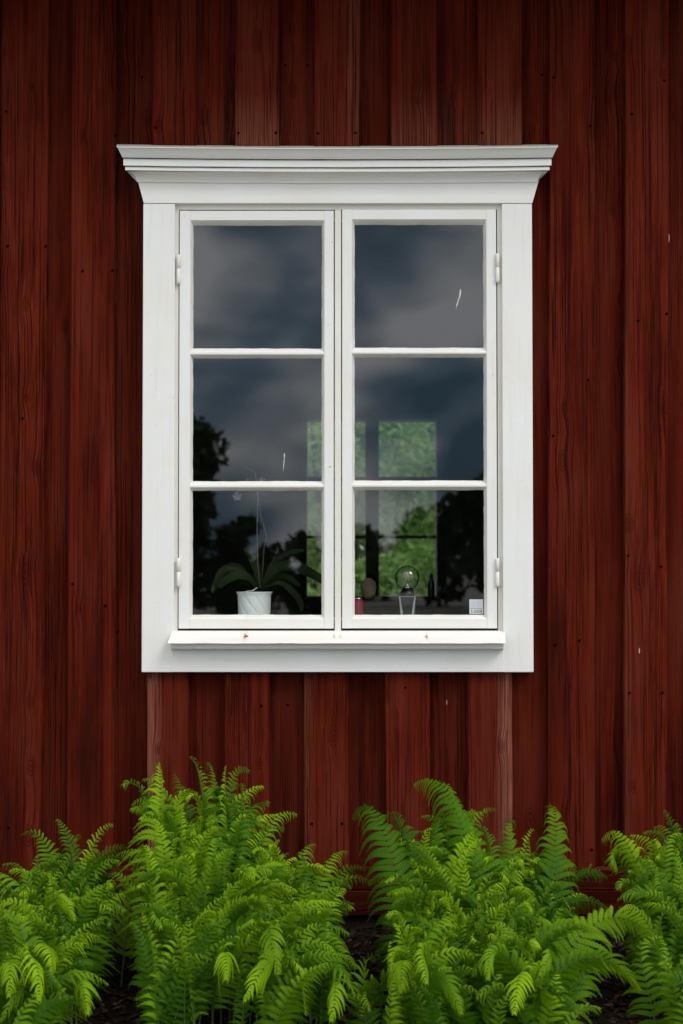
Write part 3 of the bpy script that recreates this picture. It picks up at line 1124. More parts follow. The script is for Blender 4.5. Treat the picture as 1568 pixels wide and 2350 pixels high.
# two dried streaks on the glass
M_STREAK = plain('dried_drip', (0.5, 0.52, 0.48), 0.7, 0.3, 200)
for name_, pts_, rr in (('drip_streak', [(1057, 664), (1056, 676), (1052, 690), (1049, 700), (1047, 708)], [.0018, .003, .0016, .0022, .001]),
                        ('drip_streak', [(653, 1041), (652.5, 1055), (651, 1069), (650, 1082)], [.0014, .0012, .0014, .0006])):
    me = tube([P(a, b, YG - 0.0004) for a, b in pts_], rr, 6)
    for v in me.vertices:
        v.co.y = YG - 0.0004 + (v.co.y - (YG - 0.0004)) * 0.25
    link(name_, me, M_STREAK, sr if pts_[0][0] > 784 else sl)

# ------------------------------------------------------------------ inside the room
ISZ = Z(1421, 0.10)
box('inner_sill', X(398), X(1152), 0.002, 0.30, ISZ - 0.03, ISZ, M_WC, win, 0.002)['label'] = 'indoor window board behind the glass'
PY = 0.115


def on_sill(px):
    return Vector((P(px, 1400, PY).x, PY, ISZ))


# white pot with slanting grooves, and its orchid
orch = empty('potted_orchid', on_sill(584), 'orchid with long arching leaves in a white grooved pot behind the left panes', 'potted plant')
ox, oy, oz = on_sill(584)
rt_ = (P(626, 1400, PY).x - P(541, 1400, PY).x) / 2
hp = P(584, 1358, PY).z - ISZ
nA, nH = 120, 22
vs, fs = [], []
for j in range(nH + 1):
    t = j / nH
    r = rt_ * (0.86 + 0.05 * t + (0.09 * max(0, (t - 0.86) / 0.14) ** 1.6))
    for i in range(nA):
        a = math.tau * i / nA
        gph = (a * 9 / math.tau + t * 1.9) % 1.0
        gr = -0.0028 * math.exp(-((gph - 0.5) / 0.07) ** 2) * (1 if 0.03 < t < 0.86 else 0)
        vs.append((ox + (r + gr) * math.cos(a), oy + (r + gr) * math.sin(a), oz + hp * t))
for j in range(nH):
    for i in range(nA):
        a, b = j * nA + i, j * nA + (i + 1) % nA
        fs.append((a, b, b + nA, a + nA))
base_n = len(vs)
for t, rr in ((1.0, 0.93), (0.85, 0.86)):
    for i in range(nA):
        a = math.tau * i / nA
        vs.append((ox + rt_ * rr * math.cos(a), oy + rt_ * rr * math.sin(a), oz + hp * t))
for i in range(nA):
    a, b = nH * nA + i, nH * nA + (i + 1) % nA
    c, d = base_n + i, base_n + (i + 1) % nA
    fs.append((a, b, d, c))
    fs.append((c, d, d + nA, c + nA))
fs.append(tuple(reversed(range(nA))))
M_POT = plain('white_glazed_pot', (0.72, 0.73, 0.75), 0.3, 0.04)
link('pot', mesh_from(vs, fs, smooth=True), M_POT, orch, loc=(ox, oy, oz))
link('soil', lathe([(rt_ * 0.86, 0.0), (rt_ * 0.86, 0.002), (rt_ * 0.4, 0.008)], 24, (ox, oy, oz + hp * 0.87)), M_SOIL, orch)
M_OLEAF = leaf_mat('orchid_leaf', (0.006, 0.014, 0.004), (0.014, 0.024, 0.006), trans=0.2, gloss=0.6)
M_OSTEM = plain('orchid_stem', (0.085, 0.075, 0.05), 0.6)
M_PETAL = plain('dry_petal', (0.12, 0.095, 0.10), 0.7)
M_ROOT = plain('pale_root', (0.45, 0.48, 0.42), 0.7)


def strap(points, width, parent, mat=M_OLEAF, up=Vector((0, -0.25, 1))):
    """strap leaf along points [(px,py,dy)], with a centre fold"""
    pts = [P(a, b, PY + c) for a, b, c in points]
    # catmull-rom resample
    out = []
    m = len(pts)
    for i in range(m - 1):
        p0, p1, p2, p3 = pts[max(i - 1, 0)], pts[i], pts[i + 1], pts[min(i + 2, m - 1)]
        for k in range(6):
            t = k / 6
            out.append(0.5 * ((2 * p1) + (p2 - p0) * t + (2 * p0 - 5 * p1 + 4 * p2 - p3) * t * t + (3 * p1 - p0 - 3 * p2 + p3) * t ** 3))
    out.append(pts[-1])
    vs, fs = [], []
    n = len(out)
    for i, p in enumerate(out):
        t = i / (n - 1)
        d = (out[min(i + 1, n - 1)] - out[max(i - 1, 0)]).normalized()
        s = d.cross(up).normalized()
        nn = s.cross(d).normalized()
        w = width * (0.35 + 0.65 * math.sin(min(1, t * 1.6) * math.pi / 2)) * (max(0.0, 1 - t ** 4)) ** 0.6
        vs += [p - s * w + nn * w * .25, p - s * w * .5 + nn * w * .06, p, p + s * w * .5 + nn * w * .06, p + s * w + nn * w * .25]
    for i in range(n - 1):
        for j in range(4):
            a = i * 5 + j
            fs.append((a, a + 1, a + 6, a + 5))
    return link('leaf', mesh_from(vs, fs, smooth=True), mat, parent)


up2 = Vector((0, -0.8, 0.6))
strap([(592, 1352, 0), (560, 1318, -.01), (520, 1308, -.02), (500, 1330, -.03), (488, 1362, -.03)], 0.014, orch, up=up2)
strap([(590, 1350, 0), (572, 1328, -.03), (545, 1322, -.045), (518, 1334, -.05), (502, 1350, -.05)], 0.017, orch, up=up2)
strap([(598, 1352, 0), (630, 1310, -.02), (670, 1300, -.03), (715, 1318, -.03), (770, 1352, -.02)], 0.021, orch, up=up2)
strap([(600, 1350, .01), (625, 1300, .03), (655, 1275, .05), (700, 1262, .07)], 0.013, orch, up=up2)
strap([(596, 1350, .01), (590, 1310, .03), (578, 1278, .04), (560, 1258, .04)], 0.015, orch, up=up2)
strap([(600, 1354, 0), (640, 1338, -.03), (672, 1360, -.04), (690, 1385, -.04), (692, 1404, -.04)], 0.011, orch, up=up2)
strap([(594, 1352, .02), (560, 1315, .05), (535, 1300, .06), (500, 1310, .07)], 0.014, orch, up=up2)
strap([(596, 1352, .02), (620, 1330, .05), (655, 1325, .06), (690, 1345, .07)], 0.015, orch, up=up2)
link('stem', tube([P(598, 1350, PY), P(592, 1300, PY + .01), P(590, 1220, PY + .01), P(592, 1140, PY), P(586, 1085, PY), P(560, 1070, PY)], [.0024, .002, .002, .0018, .0014, .001], 6), M_OSTEM, orch)
link('stem', tube([P(600, 1350, PY + .01), P(606, 1260, PY + .02), P(612, 1230, PY + .02), P(598, 1180, PY + .02), P(592, 1130, PY + .02), P(604, 1098, PY)], [.0016, .0014, .0014, .0012, .001, .001], 6), M_OSTEM, orch)
for k, (a, b, c) in enumerate([(590, 1358, -.03), (575, 1362, -.045), (558, 1360, -.05)]):
    pass
link('root', tube([P(590, 1349, PY - .02), P(580, 1356, PY - .04), P(566, 1357, PY - .05), P(559, 1363, PY - .055)], [.0022, .002, .0018, .001], 6), M_ROOT, orch)
for (a, b, rr) in ((545, 1139, .016), (602, 1102, .011), (569, 1103, .008)):
    c = P(a, b, PY)
    for q in range(5):
        an = math.tau * q / 5 + 0.4
        tip = c + Vector((math.cos(an) * rr, -0.004, math.sin(an) * rr))
        s_ = Vector((-math.sin(an), 0, math.cos(an))) * rr * 0.45
        mid = (c + tip) / 2 + Vector((0, -0.004, 0))
        link('petal', mesh_from([c, mid - s_, tip, mid + s_], [(0, 1, 2, 3)]), M_PETAL, orch)

# bulb lamp
lamp = empty('bulb_lamp', on_sill(935), 'bare round filament bulb on a small black block lamp behind the right panes', 'lamp')
lx, ly, lz = on_sill(935)
zt_ = P(935, 1367.5, PY).z
wb = (P(956, 1400, PY).x - P(916, 1400, PY).x) / 2
box('base_block', lx - wb * .93, lx + wb * .93, ly - wb, ly + wb, lz, zt_, M_BLACK, lamp, 0.003, 3)
M_GLINT = plain('painted_reflection', (0.26, 0.29, 0.29), 0.4, 0.2, 60)  # pale strips painted on as reflections in the glossy black block
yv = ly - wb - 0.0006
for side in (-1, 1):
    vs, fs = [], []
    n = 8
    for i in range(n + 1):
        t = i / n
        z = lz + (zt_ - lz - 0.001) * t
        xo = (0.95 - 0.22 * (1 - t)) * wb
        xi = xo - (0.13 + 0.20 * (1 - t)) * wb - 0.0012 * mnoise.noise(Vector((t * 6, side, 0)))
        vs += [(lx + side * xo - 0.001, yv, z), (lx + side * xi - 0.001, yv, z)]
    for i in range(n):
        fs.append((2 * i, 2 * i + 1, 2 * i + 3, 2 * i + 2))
    link('reflection_stripe', mesh_from(vs, fs), M_GLINT, lamp)
box('pale_rim', lx - wb * .9, lx + wb * .9, yv - .0005, yv, zt_ - 0.0022, zt_ - 0.0006, M_GLINT, lamp, 0)
rs = (P(953, 1400, PY).x - P(921, 1400, PY).x) / 2
zs_ = P(935, 1350, PY).z
link('socket', lathe([(rs * .98, 0), (rs, .002), (rs, (zs_ - zt_) * .55), (rs * .82, (zs_ - zt_) * .6), (rs * .82, zs_ - zt_)], 28, (lx, ly, zt_)), M_BLACK, lamp)
link('collar', lathe([(rs * .6, 0), (rs * .62, .003), (rs * .45, .006)], 20, (lx, ly, zs_)), M_CHROME, lamp)
rb_ = (P(964, 1326, PY).x - P(908, 1326, PY).x) / 2
zcb = P(935, 1326, PY).z
prof_ = []
for i in range(21):
    a = -math.pi / 2 + math.pi * i / 20
    r_, z_ = rb_ * math.cos(a), rb_ * math.sin(a)
    if a < -1.05:
        r_ = max(r_, rs * 0.62)
    prof_.append((max(r_, 0.0004), z_))
link('globe', lathe(prof_, 40, (lx, ly, zcb)), M_BULB, lamp)
M_FIL = plain('filament_coat', (0.75, 0.30, 0.10), 0.6)
for s_ in (-1, 1):
    link('filament', tube([(lx + s_ * .0046, ly - .001, zcb - .011), (lx + s_ * .001, ly - .001, zcb + .016)], .0011, 6), M_FIL, lamp)
link('glass_stem', lathe([(.006, 0), (.0045, .006), (.0015, .012)], 14, (lx, ly, zs_ + .004)), M_CHROME, lamp)

# red can
cx_, cy_, cz_ = on_sill(820)
can = empty('drink_can', (cx_, cy_, cz_), 'red drink can with a metal rim standing left of the bulb lamp', 'can')
rc = (P(833.5, 1400, PY).x - cx_)
hc = P(820, 1373, PY).z - cz_
M_CAN = plain('red_can_lacquer', (0.20, 0.004, 0.008), 0.3, 0.1)
link('body', lathe([(rc * .85, 0), (rc, .006), (rc, hc - .006), (rc * .93, hc - .001)], 32, (cx_, cy_, cz_)), M_CAN, can)
link('rim', lathe([(rc * .93, hc - .001), (rc * .95, hc + .001), (rc * .88, hc + .001), (rc * .86, hc - .002)], 32, (cx_, cy_, cz_), cap=False), M_CHROME, can)
link('lid', lathe([(rc * .86, hc - .003), (rc * .85, hc - .0025)], 32, (cx_, cy_, cz_)), M_CHROME, can)

# far window
fw = empty('far_window', ((FX0 + FX1) / 2, BACK, FZ0), 'dark framed window in the far wall with green trees outside', 'window')
FB = BACK - 0.01
box('frame', FX0 - 0.05, FX0 + 0.0, FB - .02, BACK - .001, FZ0 - .05, FZ1 + .05, M_FRAMEDK, fw, 0)
box('frame', FX1, FX1 + 0.05, FB - .02, BACK - .001, FZ0 - .05, FZ1 + .05, M_FRAMEDK, fw, 0)
box('frame', FX0 + .001, FX1 - .001, FB - .02, BACK - .001, FZ1, FZ1 + .05, M_FRAMEDK, fw, 0)
box('frame', FX0 + .001, FX1 - .001, FB - .02, BACK - .001, FZ0 - .05, FZ0, M_FRAMEDK, fw, 0)
box('mullion', P(839, 1200, BACK).x, P(870, 1200, BACK).x, BACK + .01, BACK + .07, FZ0 + .001, FZ1 - .001, M_FRAMEDK, fw, 0)
for (a, b) in ((1094, 1104), (1229, 1236)):
    z0_, z1_ = P(784, b, BACK).z, P(784, a, BACK).z
    box('glazing_bar', FX0 + .001, P(839, 1200, BACK).x - .001, BACK + .02, BACK + .06, z0_, z1_, M_FRAMEDK, fw, 0)
    box('glazing_bar', P(870, 1200, BACK).x + .001, FX1 - .001, BACK + .02, BACK + .06, z0_, z1_, M_FRAMEDK, fw, 0)
box('pane', FX0 + .001, FX1 - .001, BACK + .035, BACK + .038, FZ0 + .001, FZ1 - .001, glass_mat('far_glass', 1.5, (0.97, 0.98, 0.97)), fw, 0)

# dark table with things on it, well inside the room
TY = 1.3
tz = P(784, 1374, TY).z
table = empty('dark_table', (P(900, 1374, TY).x, TY, 0.05), 'low-lit dark table standing inside the room behind the bulb lamp', 'table')
tx0, tx1 = P(700, 1374, TY).x, P(1010, 1374, TY).x
box('tabletop', tx0, tx1, TY - .25, TY + .25, tz - .035, tz, M_BLACKMAT, table, .004)
for ax in (tx0 + .03, tx1 - .09):
    for ay in (TY - .22, TY + .16):
        box('leg', ax, ax + .06, ay, ay + .06, 0.05, tz - .036, M_BLACKMAT, table, .003)
M_OCHRE = plain('ochre_glaze', (0.62, 0.42, 0.24), 0.6, 0.3, 12)
v = P(846, 1372, TY - .1)
gr_ = 19 / F * (DIST + TY)
jar = tag(link('round_vase', lathe([(gr_ * .45, 0), (gr_ * .75, gr_ * .5), (gr_, gr_ * 1.35), (gr_ * .8, gr_ * 2.1), (gr_ * .4, gr_ * 2.4), (gr_ * .42, gr_ * 2.5)], 24, (v.x, v.y, tz)), M_OCHRE, loc=(v.x, v.y, tz)), 'blurred ochre round vase on the dark table seen left of the bulb', 'vase')
v = P(1082, 1372, 1.2)
# slim dark bottle on the table's right end
v = P(990, 1372, TY - .1)
bt_ = tag(link('dark_bottle', lathe([(.012, 0), (.013, .01), (.013, .055), (.006, .075), (.005, .095)], 20, (v.x, v.y, tz)), M_BLACK, loc=(v.x, v.y, tz)), 'slim black bottle at the right end of the dark indoor table', 'bottle')


# ------------------------------------------------------------------ trees (behind the house, and across the yard where the panes mirror them)
def leaf_cloud(centers, radii, n_per, size, squash=0.8, seed=1):
    g = np.random.default_rng(seed)
    pts = []
    for c, r in zip(centers, radii):
        k = int(n_per * (r ** 2))
        d = g.normal(size=(k, 3))
        d /= np.linalg.norm(d, axis=1)[:, None]
        rr = r * (0.55 + 0.5 * g.random(k)) ** 1.0
        q = d * rr[:, None]
        q[:, 2] *= squash
        pts.append(q + np.array(c))
    p = np.concatenate(pts)
    m = len(p)
    u = g.normal(size=(m, 3))
    u /= np.linalg.norm(u, axis=1)[:, None]
    w = g.normal(size=(m, 3))
    w = np.cross(u, w)
    w /= np.linalg.norm(w, axis=1)[:, None]
    s = size * (0.6 + 0.8 * g.random(m))[:, None]
    V = np.stack([p - u * s, p - w * s * .55, p + u * s, p + w * s * .55], axis=1).reshape(-1, 3)
    Fc = np.arange(m * 4).reshape(-1, 4)
    return mesh_np(V, Fc, 4)


M_BARK = plain('tree_bark', (0.05, 0.04, 0.03), 0.9, 0.3, 12)
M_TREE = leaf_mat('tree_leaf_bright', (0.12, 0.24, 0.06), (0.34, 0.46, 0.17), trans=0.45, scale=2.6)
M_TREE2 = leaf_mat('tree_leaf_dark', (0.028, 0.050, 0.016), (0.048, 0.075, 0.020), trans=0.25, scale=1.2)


def tree(loc, height, spread, label, mat, leaf, n_per, seed, trunk_h=0.35, name='broadleaf_tree', group=None, trunk_r=0.12):
    g = random.Random(seed)
    o = empty(name, loc, label, 'tree' if 'tree' in name else 'bush', group)
    x, y, z = loc
    cs, rs_ = [], []
    nb = 9
    pts = [(x, y, z), (x + g.uniform(-.1, .1), y, z + height * trunk_h), (x + g.uniform(-.2, .2), y + g.uniform(-.2, .2), z + height * 0.8)]
    link('trunk', tube(pts, [trunk_r, trunk_r * .7, trunk_r * .25], 8), M_BARK, o)
    top = height * (1 - trunk_h)
    for i in range(nb):
        a = g.uniform(0, math.tau)
        t = (i + .5) / nb
        rad = spread * math.sin(math.pi * (0.15 + 0.8 * t)) * g.uniform(.3, .75)
        c = (x + rad * math.cos(a), y + rad * math.sin(a), z + height * trunk_h + top * (0.12 + 0.74 * t))
        r = spread * g.uniform(.34, .55) * (1.15 - 0.5 * t)
        cs.append(c)
        rs_.append(r)
        link('limb', tube([pts[1], ((pts[1][0] + c[0]) / 2, (pts[1][1] + c[1]) / 2, (pts[1][2] + c[2]) / 2 - .05), c], [trunk_r * .4, trunk_r * .25, trunk_r * .08], 5), M_BARK, o)
    link('crown', leaf_cloud(cs, rs_, n_per, leaf, seed=seed), mat, o)
    return o


# behind the house, seen through both windows
tree((P(760, 1200, 9.5).x, 9.5, GZ), 4.6, 1.3, 'bright green tree outside the far window, seen left of its mullion', M_TREE, 0.035, 5200, 3, 0.2)
tree((P(905, 1200, 10.5).x, 10.5, GZ), 4.9, 1.5, 'bright green tree outside the far window with trunk right of its mullion', M_TREE, 0.035, 5200, 4, 0.3, trunk_r=0.09)
tree((P(1060, 1200, 12.0).x, 12.0, GZ), 5.2, 1.6, 'green tree filling the right side of the far window', M_TREE, 0.035, 5200, 5, 0.2)
for k_ in range(4):
    tree(((k_ - 1.5) * 2.6 + 0.6, 16.0 + (k_ % 2), GZ), 6.0, 2.2, ['far green tree outside the far window, leftmost of the back row', 'far green tree outside the far window, second of the back row', 'far green tree outside the far window, third of the back row', 'far green tree outside the far window, rightmost of the back row'][k_], M_TREE, 0.06, 2600, 60 + k_, 0.08)
for k, (px, yy, hh, sp, lb) in enumerate([(770, 8.2, 1.45, .7, 'low green bush below the far window at left'), (900, 8.0, 1.5, .7, 'low green bush in the middle below the far window'), (1010, 8.6, 1.6, .75, 'low green bush below the far window at right')]):
    tree((P(px, 1200, yy).x, yy, GZ), hh, sp, lb, M_TREE, 0.03, 8000, 20 + k, 0.12, 'garden_bush', trunk_r=.03)


def mirror_x(px, dt):
    return (px - 784) / F * (DIST + dt)


tree((P(815, 1200, 11.5).x, 11.5, GZ), 3.2, 1.1, 'dense green bush outside the far window, behind its mullion', M_TREE, 0.035, 5200, 71, 0.08, 'garden_bush', trunk_r=.04)
# across the yard: their mirror images stand in the panes
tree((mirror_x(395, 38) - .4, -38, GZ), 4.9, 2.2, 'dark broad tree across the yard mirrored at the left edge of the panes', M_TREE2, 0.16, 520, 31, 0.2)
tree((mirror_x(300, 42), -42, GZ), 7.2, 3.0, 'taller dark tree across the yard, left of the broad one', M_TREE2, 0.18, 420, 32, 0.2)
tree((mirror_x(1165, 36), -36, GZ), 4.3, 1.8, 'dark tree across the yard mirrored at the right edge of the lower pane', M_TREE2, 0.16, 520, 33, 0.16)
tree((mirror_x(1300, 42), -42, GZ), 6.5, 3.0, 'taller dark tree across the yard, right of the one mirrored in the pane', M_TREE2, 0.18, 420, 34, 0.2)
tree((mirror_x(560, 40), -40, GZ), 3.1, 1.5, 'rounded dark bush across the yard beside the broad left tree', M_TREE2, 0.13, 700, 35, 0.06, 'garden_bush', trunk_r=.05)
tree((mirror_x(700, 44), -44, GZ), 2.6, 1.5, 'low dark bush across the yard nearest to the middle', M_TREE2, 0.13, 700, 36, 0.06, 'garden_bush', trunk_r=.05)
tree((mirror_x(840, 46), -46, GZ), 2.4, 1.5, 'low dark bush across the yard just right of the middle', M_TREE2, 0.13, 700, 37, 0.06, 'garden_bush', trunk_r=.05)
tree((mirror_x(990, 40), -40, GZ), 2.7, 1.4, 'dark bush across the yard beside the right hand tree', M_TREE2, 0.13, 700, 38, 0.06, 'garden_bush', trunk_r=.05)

# ------------------------------------------------------------------ ferns
M_FERN = leaf_mat('fern_leaf', (0.020, 0.082, 0.002), (0.075, 0.190, 0.002), (0.28, 0.47, 0.005), trans=0.30, gloss=0.6, attr='age', scale=30)
M_RACH = plain('fern_stalk', (0.060, 0.095, 0.018), 0.7, 0.2)


def norm(a):
    return a / np.maximum(np.linalg.norm(a, axis=-1, keepdims=True), 1e-9)


def frond(b, p1, p2, t, face, g, wide=0.16, stipe=0.12, M=10):
    """bipinnate frond along a cubic bezier; face = preferred direction of its upper side"""
    b, p1, p2, t = map(np.array, (b, p1, p2, t))
    ss = np.linspace(0, 1, 200)
    B = lambda s: ((1 - s) ** 3)[:, None] * b + (3 * (1 - s) ** 2 * s)[:, None] * p1 + (3 * (1 - s) * s ** 2)[:, None] * p2 + (s ** 3)[:, None] * t
    C = B(ss)
    seg = np.linalg.norm(np.diff(C, axis=0), axis=1)
    arc = np.concatenate([[0], np.cumsum(seg)])
    L = arc[-1]
    arc /= L
    npair = int(np.clip(L / 0.0170, 17, 42))
    u = np.linspace(0, 1, npair)
    s_arc = stipe + (0.988 - stipe) * (1 - (1 - u) ** 1.35)
    s_par = np.interp(s_arc, arc, ss)
    c = B(s_par)
    c2 = B(np.clip(s_par + 0.004, 0, 1.004))
    T = norm(c2 - c)
    f = np.array(face, float)
    Sv = norm(np.cross(T, f[None, :]))
    twist = g.normal(0, 0.35) + (u - .5) * g.normal(0, 0.8)
    Nn = norm(np.cross(Sv, T))
    Sv = norm(Sv * np.cos(twist)[:, None] + Nn * np.sin(twist)[:, None])
    Nn = norm(np.cross(Sv, T))
    sp = (s_arc - stipe) / (1 - stipe)
    shape = np.minimum(0.55 + 1.9 * sp, 1.0) * np.clip(1 - sp, 0, 1) ** 0.86 * (1 + 0.0 * sp)
    ell = L * wide * shape * 1.15 + 0.004
    droop = g.uniform(0.25, 0.75)
    hook = g.uniform(0.2, 1.0)
    ang = R(g.uniform(18, 38)) + sp * R(20)
    vm = np.linspace(0, 1, M + 1)
    V, A = [], []
    for side in (-1, 1):
        e = (ell * (1 + g.normal(0, .10, npair)))[:, None, None]
        aj = ang + g.normal(0, .13, npair)
        d0 = norm(Sv * side * np.cos(aj)[:, None] + T * np.sin(aj)[:, None])
        dr = (droop + g.normal(0, .14, npair))[:, None, None]
        down = (-Nn * 0.6 + np.array([0, 0, -0.6]))[:, None, :]
        vv = vm[None, :, None]
        q = c[:, None, :] + e * (vv * d0[:, None, :] * (1 - 0.12 * vv ** 2) + 0.10 * vv ** 2 * T[:, None, :] + dr * vv ** 2 * down + hook * 0.5 * vv ** 5 * down)
        dirq = norm(np.diff(q, axis=1))                       # npair, M, 3
        nq = norm(Nn[:, None, :] + 0.5 * dr * vv[:, :-1] * d0[:, None, :])
        perp = norm(np.cross(nq, dirq))
        wv = (vm[:-1] + 0.5 / M)[None, :, None]
        wmax = np.minimum(0.0108, ell * 0.135 + 0.001)[:, None, None]
        ww = wmax * np.minimum(1.0, 0.75 + 1.2 * wv) * (1.02 - wv) ** 0.62
        a = q[:, :-1]
        bb = q[:, 1:]
        segl = np.linalg.norm(bb - a, axis=-1, keepdims=True)
        for k in (-1, 1):
            tip = (a + bb) / 2 + perp * k * ww * (1 + 0.0 * wv) + dirq * segl * 0.95 - nq * ww * 0.22
            m1 = a + perp * k * ww * 0.55 + dirq * segl * 0.05 + nq * ww * 0.10
            q4 = np.stack([a, m1, tip, a + (bb - a) * 0.84], axis=2)   # npair, M, 4, 3
            if k * side > 0:
                q4 = q4[:, :, ::-1]
            V.append(q4.reshape(-1, 3))
            A.append(np.repeat(np.broadcast_to((sp ** 1.8 * 0.6)[:, None], (npair, M)).reshape(-1), 4) + 0.25 * np.tile(np.repeat(vm[:-1], 4), npair))
    V = np.concatenate(V)
    A = np.concatenate(A)
    nl = len(V)
    polys = np.arange(nl).reshape(-1, 4)
    # rachis
    nr = 22
    sr_ = np.linspace(0, 1, nr)
    cr = B(np.interp(sr_, arc, ss))
    Tr = norm(np.gradient(cr, axis=0))
    s1 = norm(np.cross(Tr, f[None, :]))
    s2 = norm(np.cross(s1, Tr))
    rad = (0.0028 * (1 - sr_) + 0.0006)[:, None]
    rv = []
    for k in range(3):
        an = math.tau * k / 3 + math.pi / 2
        rv.append(cr - s2 * 0.001 + s1 * rad * math.cos(an) + s2 * rad * math.sin(an))
    rv = np.stack(rv, axis=1).reshape(-1, 3)
    rp = []
    for i in range(nr - 1):
        for k in range(3):
            a_, b_ = nl + i * 3 + k, nl + i * 3 + (k + 1) % 3
            rp.append((a_, b_, b_ + 3, a_ + 3))
    Vall = np.concatenate([V, rv])
    Pall = np.concatenate([polys, np.array(rp)])
    mi = np.concatenate([np.zeros(len(polys)), np.ones(len(rp))])
    me = mesh_np(Vall, Pall, 4, mi, 'frond')
    at = me.attributes.new('age', 'FLOAT', 'POINT')
    age0 = g.choice([g.uniform(-.6, -.1), g.uniform(-.15, .35)])
    at.data.foreach_set('value', np.clip(np.concatenate([A, np.zeros(len(rv))]) + age0, 0, 1).astype(np.float32))
    return me


def fern(px, yd, label, tips, seed, fill=None, n_fill=0, fill_y=(0, 0), wide=0.18):
    """px = picture column of the root crown, yd = its distance in front of the wall (negative y).
    tips: (px, py, dy[, arch]) marks of single frond tips, dy relative to the root"""
    g = np.random.default_rng(seed)
    rx_ = P(px, 2200, yd).x
    rz = ground_height(rx_, yd)
    o = empty('fern', (rx_, yd, rz), label, 'fern', 'ferns along the wall')
    mats = [M_FERN, M_RACH]
    allt = list(tips)
    if fill:
        for _ in range(int(n_fill * 1.6)):
            allt.append(fill(g))
    for ti, tp in enumerate(allt):
        tpx, tpy, dy = tp[:3]
        arch = tp[3] if len(tp) > 3 else g.uniform(0.2, 0.6)
        ty = min(yd + dy, -0.05)
        tip = P(tpx, tpy, ty)
        b = Vector((rx_ + g.uniform(-.09, .09), yd + g.uniform(-.07, .07), 0))
        if ti >= len(tips) and g.random() < 0.85:      # younger fronds from the side crowns stand more upright
            b = Vector((rx_ + (tip.x - rx_) * g.uniform(-.05, .45) + g.uniform(-.08, .08), min(ty + g.uniform(-.05, .16), -0.12), 0))
            arch = g.uniform(0.0, 0.4)
        else:
            arch *= 0.75
            dh = Vector((tip.x - b.x, tip.y - b.y, 0))
            if dh.length > 0.30:
                b += dh * (1 - 0.30 / dh.length)
        b.z = ground_height(b.x, b.y) - 0.01
        d = tip - b
        h = Vector((d.x, d.y, 0))
        hl = h.length
        hd = h.normalized() if hl > 1e-4 else Vector((0, -1, 0))
        dz = max(d.z, 0.04)
        rise = dz + arch * hl * 0.75
        p1 = b + Vector((0, 0, rise * 0.50)) + h * 0.05
        p2 = b + h * (0.62 - 0.12 * arch) + Vector((0, 0, rise * 1.03))
        side = Vector((-hd.y, hd.x, 0))
        p1 += side * g.normal(0, .03)
        p2 += side * g.normal(0, .05) + Vector((0, 0, g.normal(0, .025)))
        facing = Vector((hd.x * 0.4, hd.y * 0.3 - 0.85, 0.25)) + Vector((g.normal(0, .6), g.normal(0, .15), g.normal(0, .25)))
        me = frond(b, p1, p2, tip, facing.normalized(), g, wide=wide * g.uniform(.85, 1.15), stipe=g.uniform(.2, .34) if ti >= len(tips) else g.uniform(.12, .24))
        link('frond', me, mats, o, loc=b)
    return o


def blob(x0, x1, y_top, y_bot, dy0, dy1, curve=None):
    """fronds scattered over a region of the clump; the nearer to the camera the lower their tips"""
    def f(g):
        u = g.random()
        px = x0 + (x1 - x0) * u
        t = g.random()
        top = y_top(px) if callable(y_top) else y_top
        py = top + (y_bot - top) * t
        dy = dy0 + (dy1 - dy0) * (t * .8 + g.random() * .2)
        return (px, py, dy, g.uniform(.0, .8))
    return f


def poly(pts):
    xs_ = [p[0] for p in pts]
    ys_ = [p[1] for p in pts]
    return lambda px: float(np.interp(px, xs_, ys_))


# big clump left of the middle
topB = poly([(280, 1870), (330, 1830), (440, 1800), (560, 1830), (640, 1920), (720, 2000)])
fern(455, -0.55, 'tallest fern clump below the left half of the window', [
    (250, 2010, .05, .4), (270, 1960, .1, .3), (655, 1905, .15, .3), (640, 1870, .2, .2),
    (278, 1803, .08, .5), (362, 1752, .15, .1), (433, 1738, .12, .1), (478, 1750, .2, .05), (521, 1757, .1, .15), (575, 1772, .2, .15),
    (608, 1806, .15, .4), (618, 1845, .2, .5), (684, 1872, .2, .2), (300, 1850, .1, .5), (325, 1790, .1, .3), (400, 1775, .2, .1), (550, 1800, .1, .2)],
    101, blob(285, 690, topB, 2130, .12, -.32), 66)
topC = poly([(560, 1950), (640, 1930), (720, 1960), (800, 2010), (850, 2060)])
fern(620, -0.62, 'spreading fern arching right, left of the bare gap in the middle', [
    (727, 1938, .2, .2), (800, 1955, .2, .4), (856, 2030, .15, .8), (840, 2000, .2, .6), (818, 2225, -.2, 1.0), (816, 2290, -.35, 1.0), (790, 2120, -.1, .9),
    (700, 2330, -.4, 1.0), (760, 2345, -.4, 1.0), (640, 2240, -.4, .9), (560, 2300, -.4, .9), (800, 2180, 0, .9)],
    102, blob(560, 815, topC, 2240, .15, -.36), 40)
topA = poly([(-60, 2010), (50, 1990), (140, 1960), (220, 1980), (320, 1960)])
fern(130, -0.50, 'low fern clump at the left edge with curled upright tips', [
    (47, 1918, .15, .1), (128, 1880, .15, .1), (186, 1925, .15, .1), (262, 1893, .15, .1), (160, 1945, .1, .1), (5, 1985, .1, .2), (300, 1950, .1, .3), (92, 1960, .1, .1), (228, 1950, .1, .1)],
    103, blob(-50, 310, topA, 2130, .12, -.25), 52)
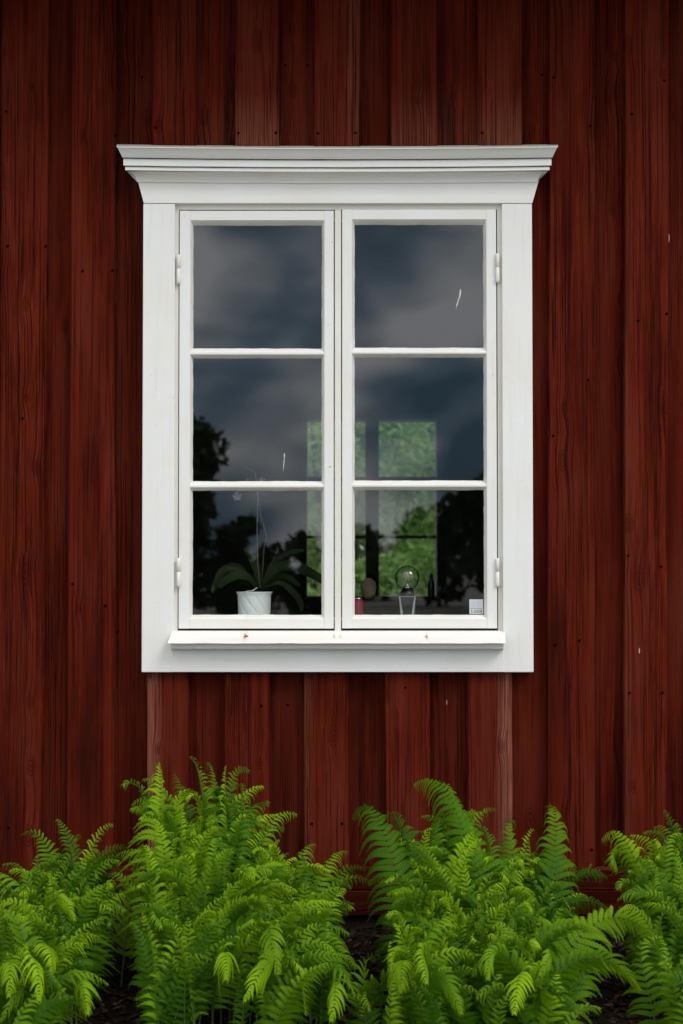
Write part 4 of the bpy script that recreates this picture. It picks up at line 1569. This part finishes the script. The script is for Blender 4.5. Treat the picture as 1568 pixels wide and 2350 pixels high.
fern(40, -0.78, 'bright arching fern in the lower left corner of the bed', [
    (2, 2345, -.25, 1.0), (200, 2330, -.2, .9), (250, 2260, -.1, .8), (-40, 2200, 0, .8), (60, 2200, -.1, .8), (120, 2240, -.2, .9), (160, 2150, 0, .5), (235, 2160, .1, .4), (-30, 2110, .1, .5), (20, 2290, -.3, 1.0), (90, 2300, -.3, 1.0)],
    104, blob(-60, 220, 2120, 2300, .1, -.3), 12)
fern(400, -0.80, 'small curled fern low in front of the tallest clump', [
    (302, 2108, .15, .4), (330, 2090, .1, .5), (408, 2230, -.1, .8), (345, 2180, 0, .8), (480, 2200, -.1, .8), (520, 2250, -.2, .8), (440, 2120, .1, .2), (560, 2160, 0, .4)],
    105, blob(420, 600, 2080, 2200, .1, -.15), 4)
# big clump right of the middle
topD = poly([(870, 1985), (910, 1930), (960, 1900), (1010, 1880), (1090, 1890), (1150, 1930), (1250, 1980), (1300, 2040)])
fern(1050, -0.55, 'wide fern clump below the right half of the window', [
    (808, 1883, .15, 1.0), (888, 1876, .15, .2), (966, 1876, .2, .1), (946, 1803, .12, .7), (988, 1815, .15, .5), (1048, 1862, .15, .3), (1065, 1872, .2, .3), (1108, 1868, .2, .3),
    (1140, 1862, .2, .1), (1020, 1850, .15, .3), (900, 1920, .1, .3), (930, 1935, .1, .3), (862, 1985, .1, .3), (848, 2030, .05, .6), (1000, 1900, .15, .2)],
    106, blob(880, 1230, topD, 2210, .12, -.38), 74)
topE = poly([(1130, 1990), (1200, 1930), (1260, 1980), (1340, 2060)])
fern(1195, -0.50, 'upright fern with bowed tips joined to the right of the wide clump', [
    (1255, 1855, .15, .3), (1183, 1885, .15, .4), (1228, 1905, .12, .2), (1215, 1930, .1, .2), (1290, 1985, .1, .4), (1330, 2010, .1, .6), (1395, 2015, .1, .7), (1400, 2090, 0, .6), (1350, 2060, 0, .5)],
    107, blob(1120, 1320, topE, 2140, .1, -.25), 24)
fern(1205, -0.88, 'long-fronded fern sweeping right, lowest at the right', [
    (1500, 2150, .1, .9), (1440, 2240, 0, .9), (1470, 2275, -.1, .9), (1390, 2150, .1, .6), (1130, 2130, 0, .5), (1200, 2170, -.1, .6), (1240, 2240, -.25, .9), (1120, 2250, -.2, .9), (1060, 2200, -.1, .8), (1320, 2120, .2, .3), (1250, 2110, .1, .4), (1180, 2330, -.3, 1.0), (1330, 2320, -.2, 1.0)],
    108, blob(1060, 1400, 2110, 2330, .1, -.25), 10, wide=.2)
topF = poly([(1400, 2000), (1450, 1960), (1530, 1900), (1640, 1900)])
fern(1560, -0.48, 'fern clump cut by the right edge of the picture', [
    (1380, 1928, .15, .8), (1445, 1916, .15, .5), (1475, 1912, .12, .5), (1522, 1860, .15, .3), (1500, 1900, .15, .3), (1565, 1905, .15, .2), (1402, 2110, 0, .7), (1430, 2030, .05, .6), (1600, 1880, .15, .2)],
    109, blob(1410, 1680, topF, 2090, .12, -.2), 30)
fern(1600, -0.85, 'shaded small fern low at the right edge below the clump', [
    (1500, 2160, .1, .5), (1540, 2230, 0, .7), (1520, 2150, .1, .5), (1620, 2140, 0, .5)], 110, blob(1500, 1660, 2130, 2260, .1, -.2), 6)
fern(905, -0.75, 'small dim fern lying low in the gap between the big clumps', [
    (822, 2290, -.05, .9), (850, 2320, -.1, .9), (880, 2230, .1, .5), (930, 2330, -.15, .9), (975, 2340, -.2, .9), (835, 2255, .05, .8), (860, 2210, .1, .6), (940, 2240, 0, .6)],
    111, None, 0, wide=.2)
fern(980, -0.82, 'fern in front of the wide clump with low hanging fronds', [
    (900, 2110, .1, .3), (960, 2050, .15, .2), (1000, 2100, .05, .3), (1050, 2150, -.1, .6), (900, 2200, -.05, .8), (1090, 2200, -.1, .8), (980, 2260, -.3, .9), (1060, 2330, -.35, 1.0), (920, 2280, -.2, .9)],
    112, blob(880, 1100, 2040, 2280, .12, -.25), 14)
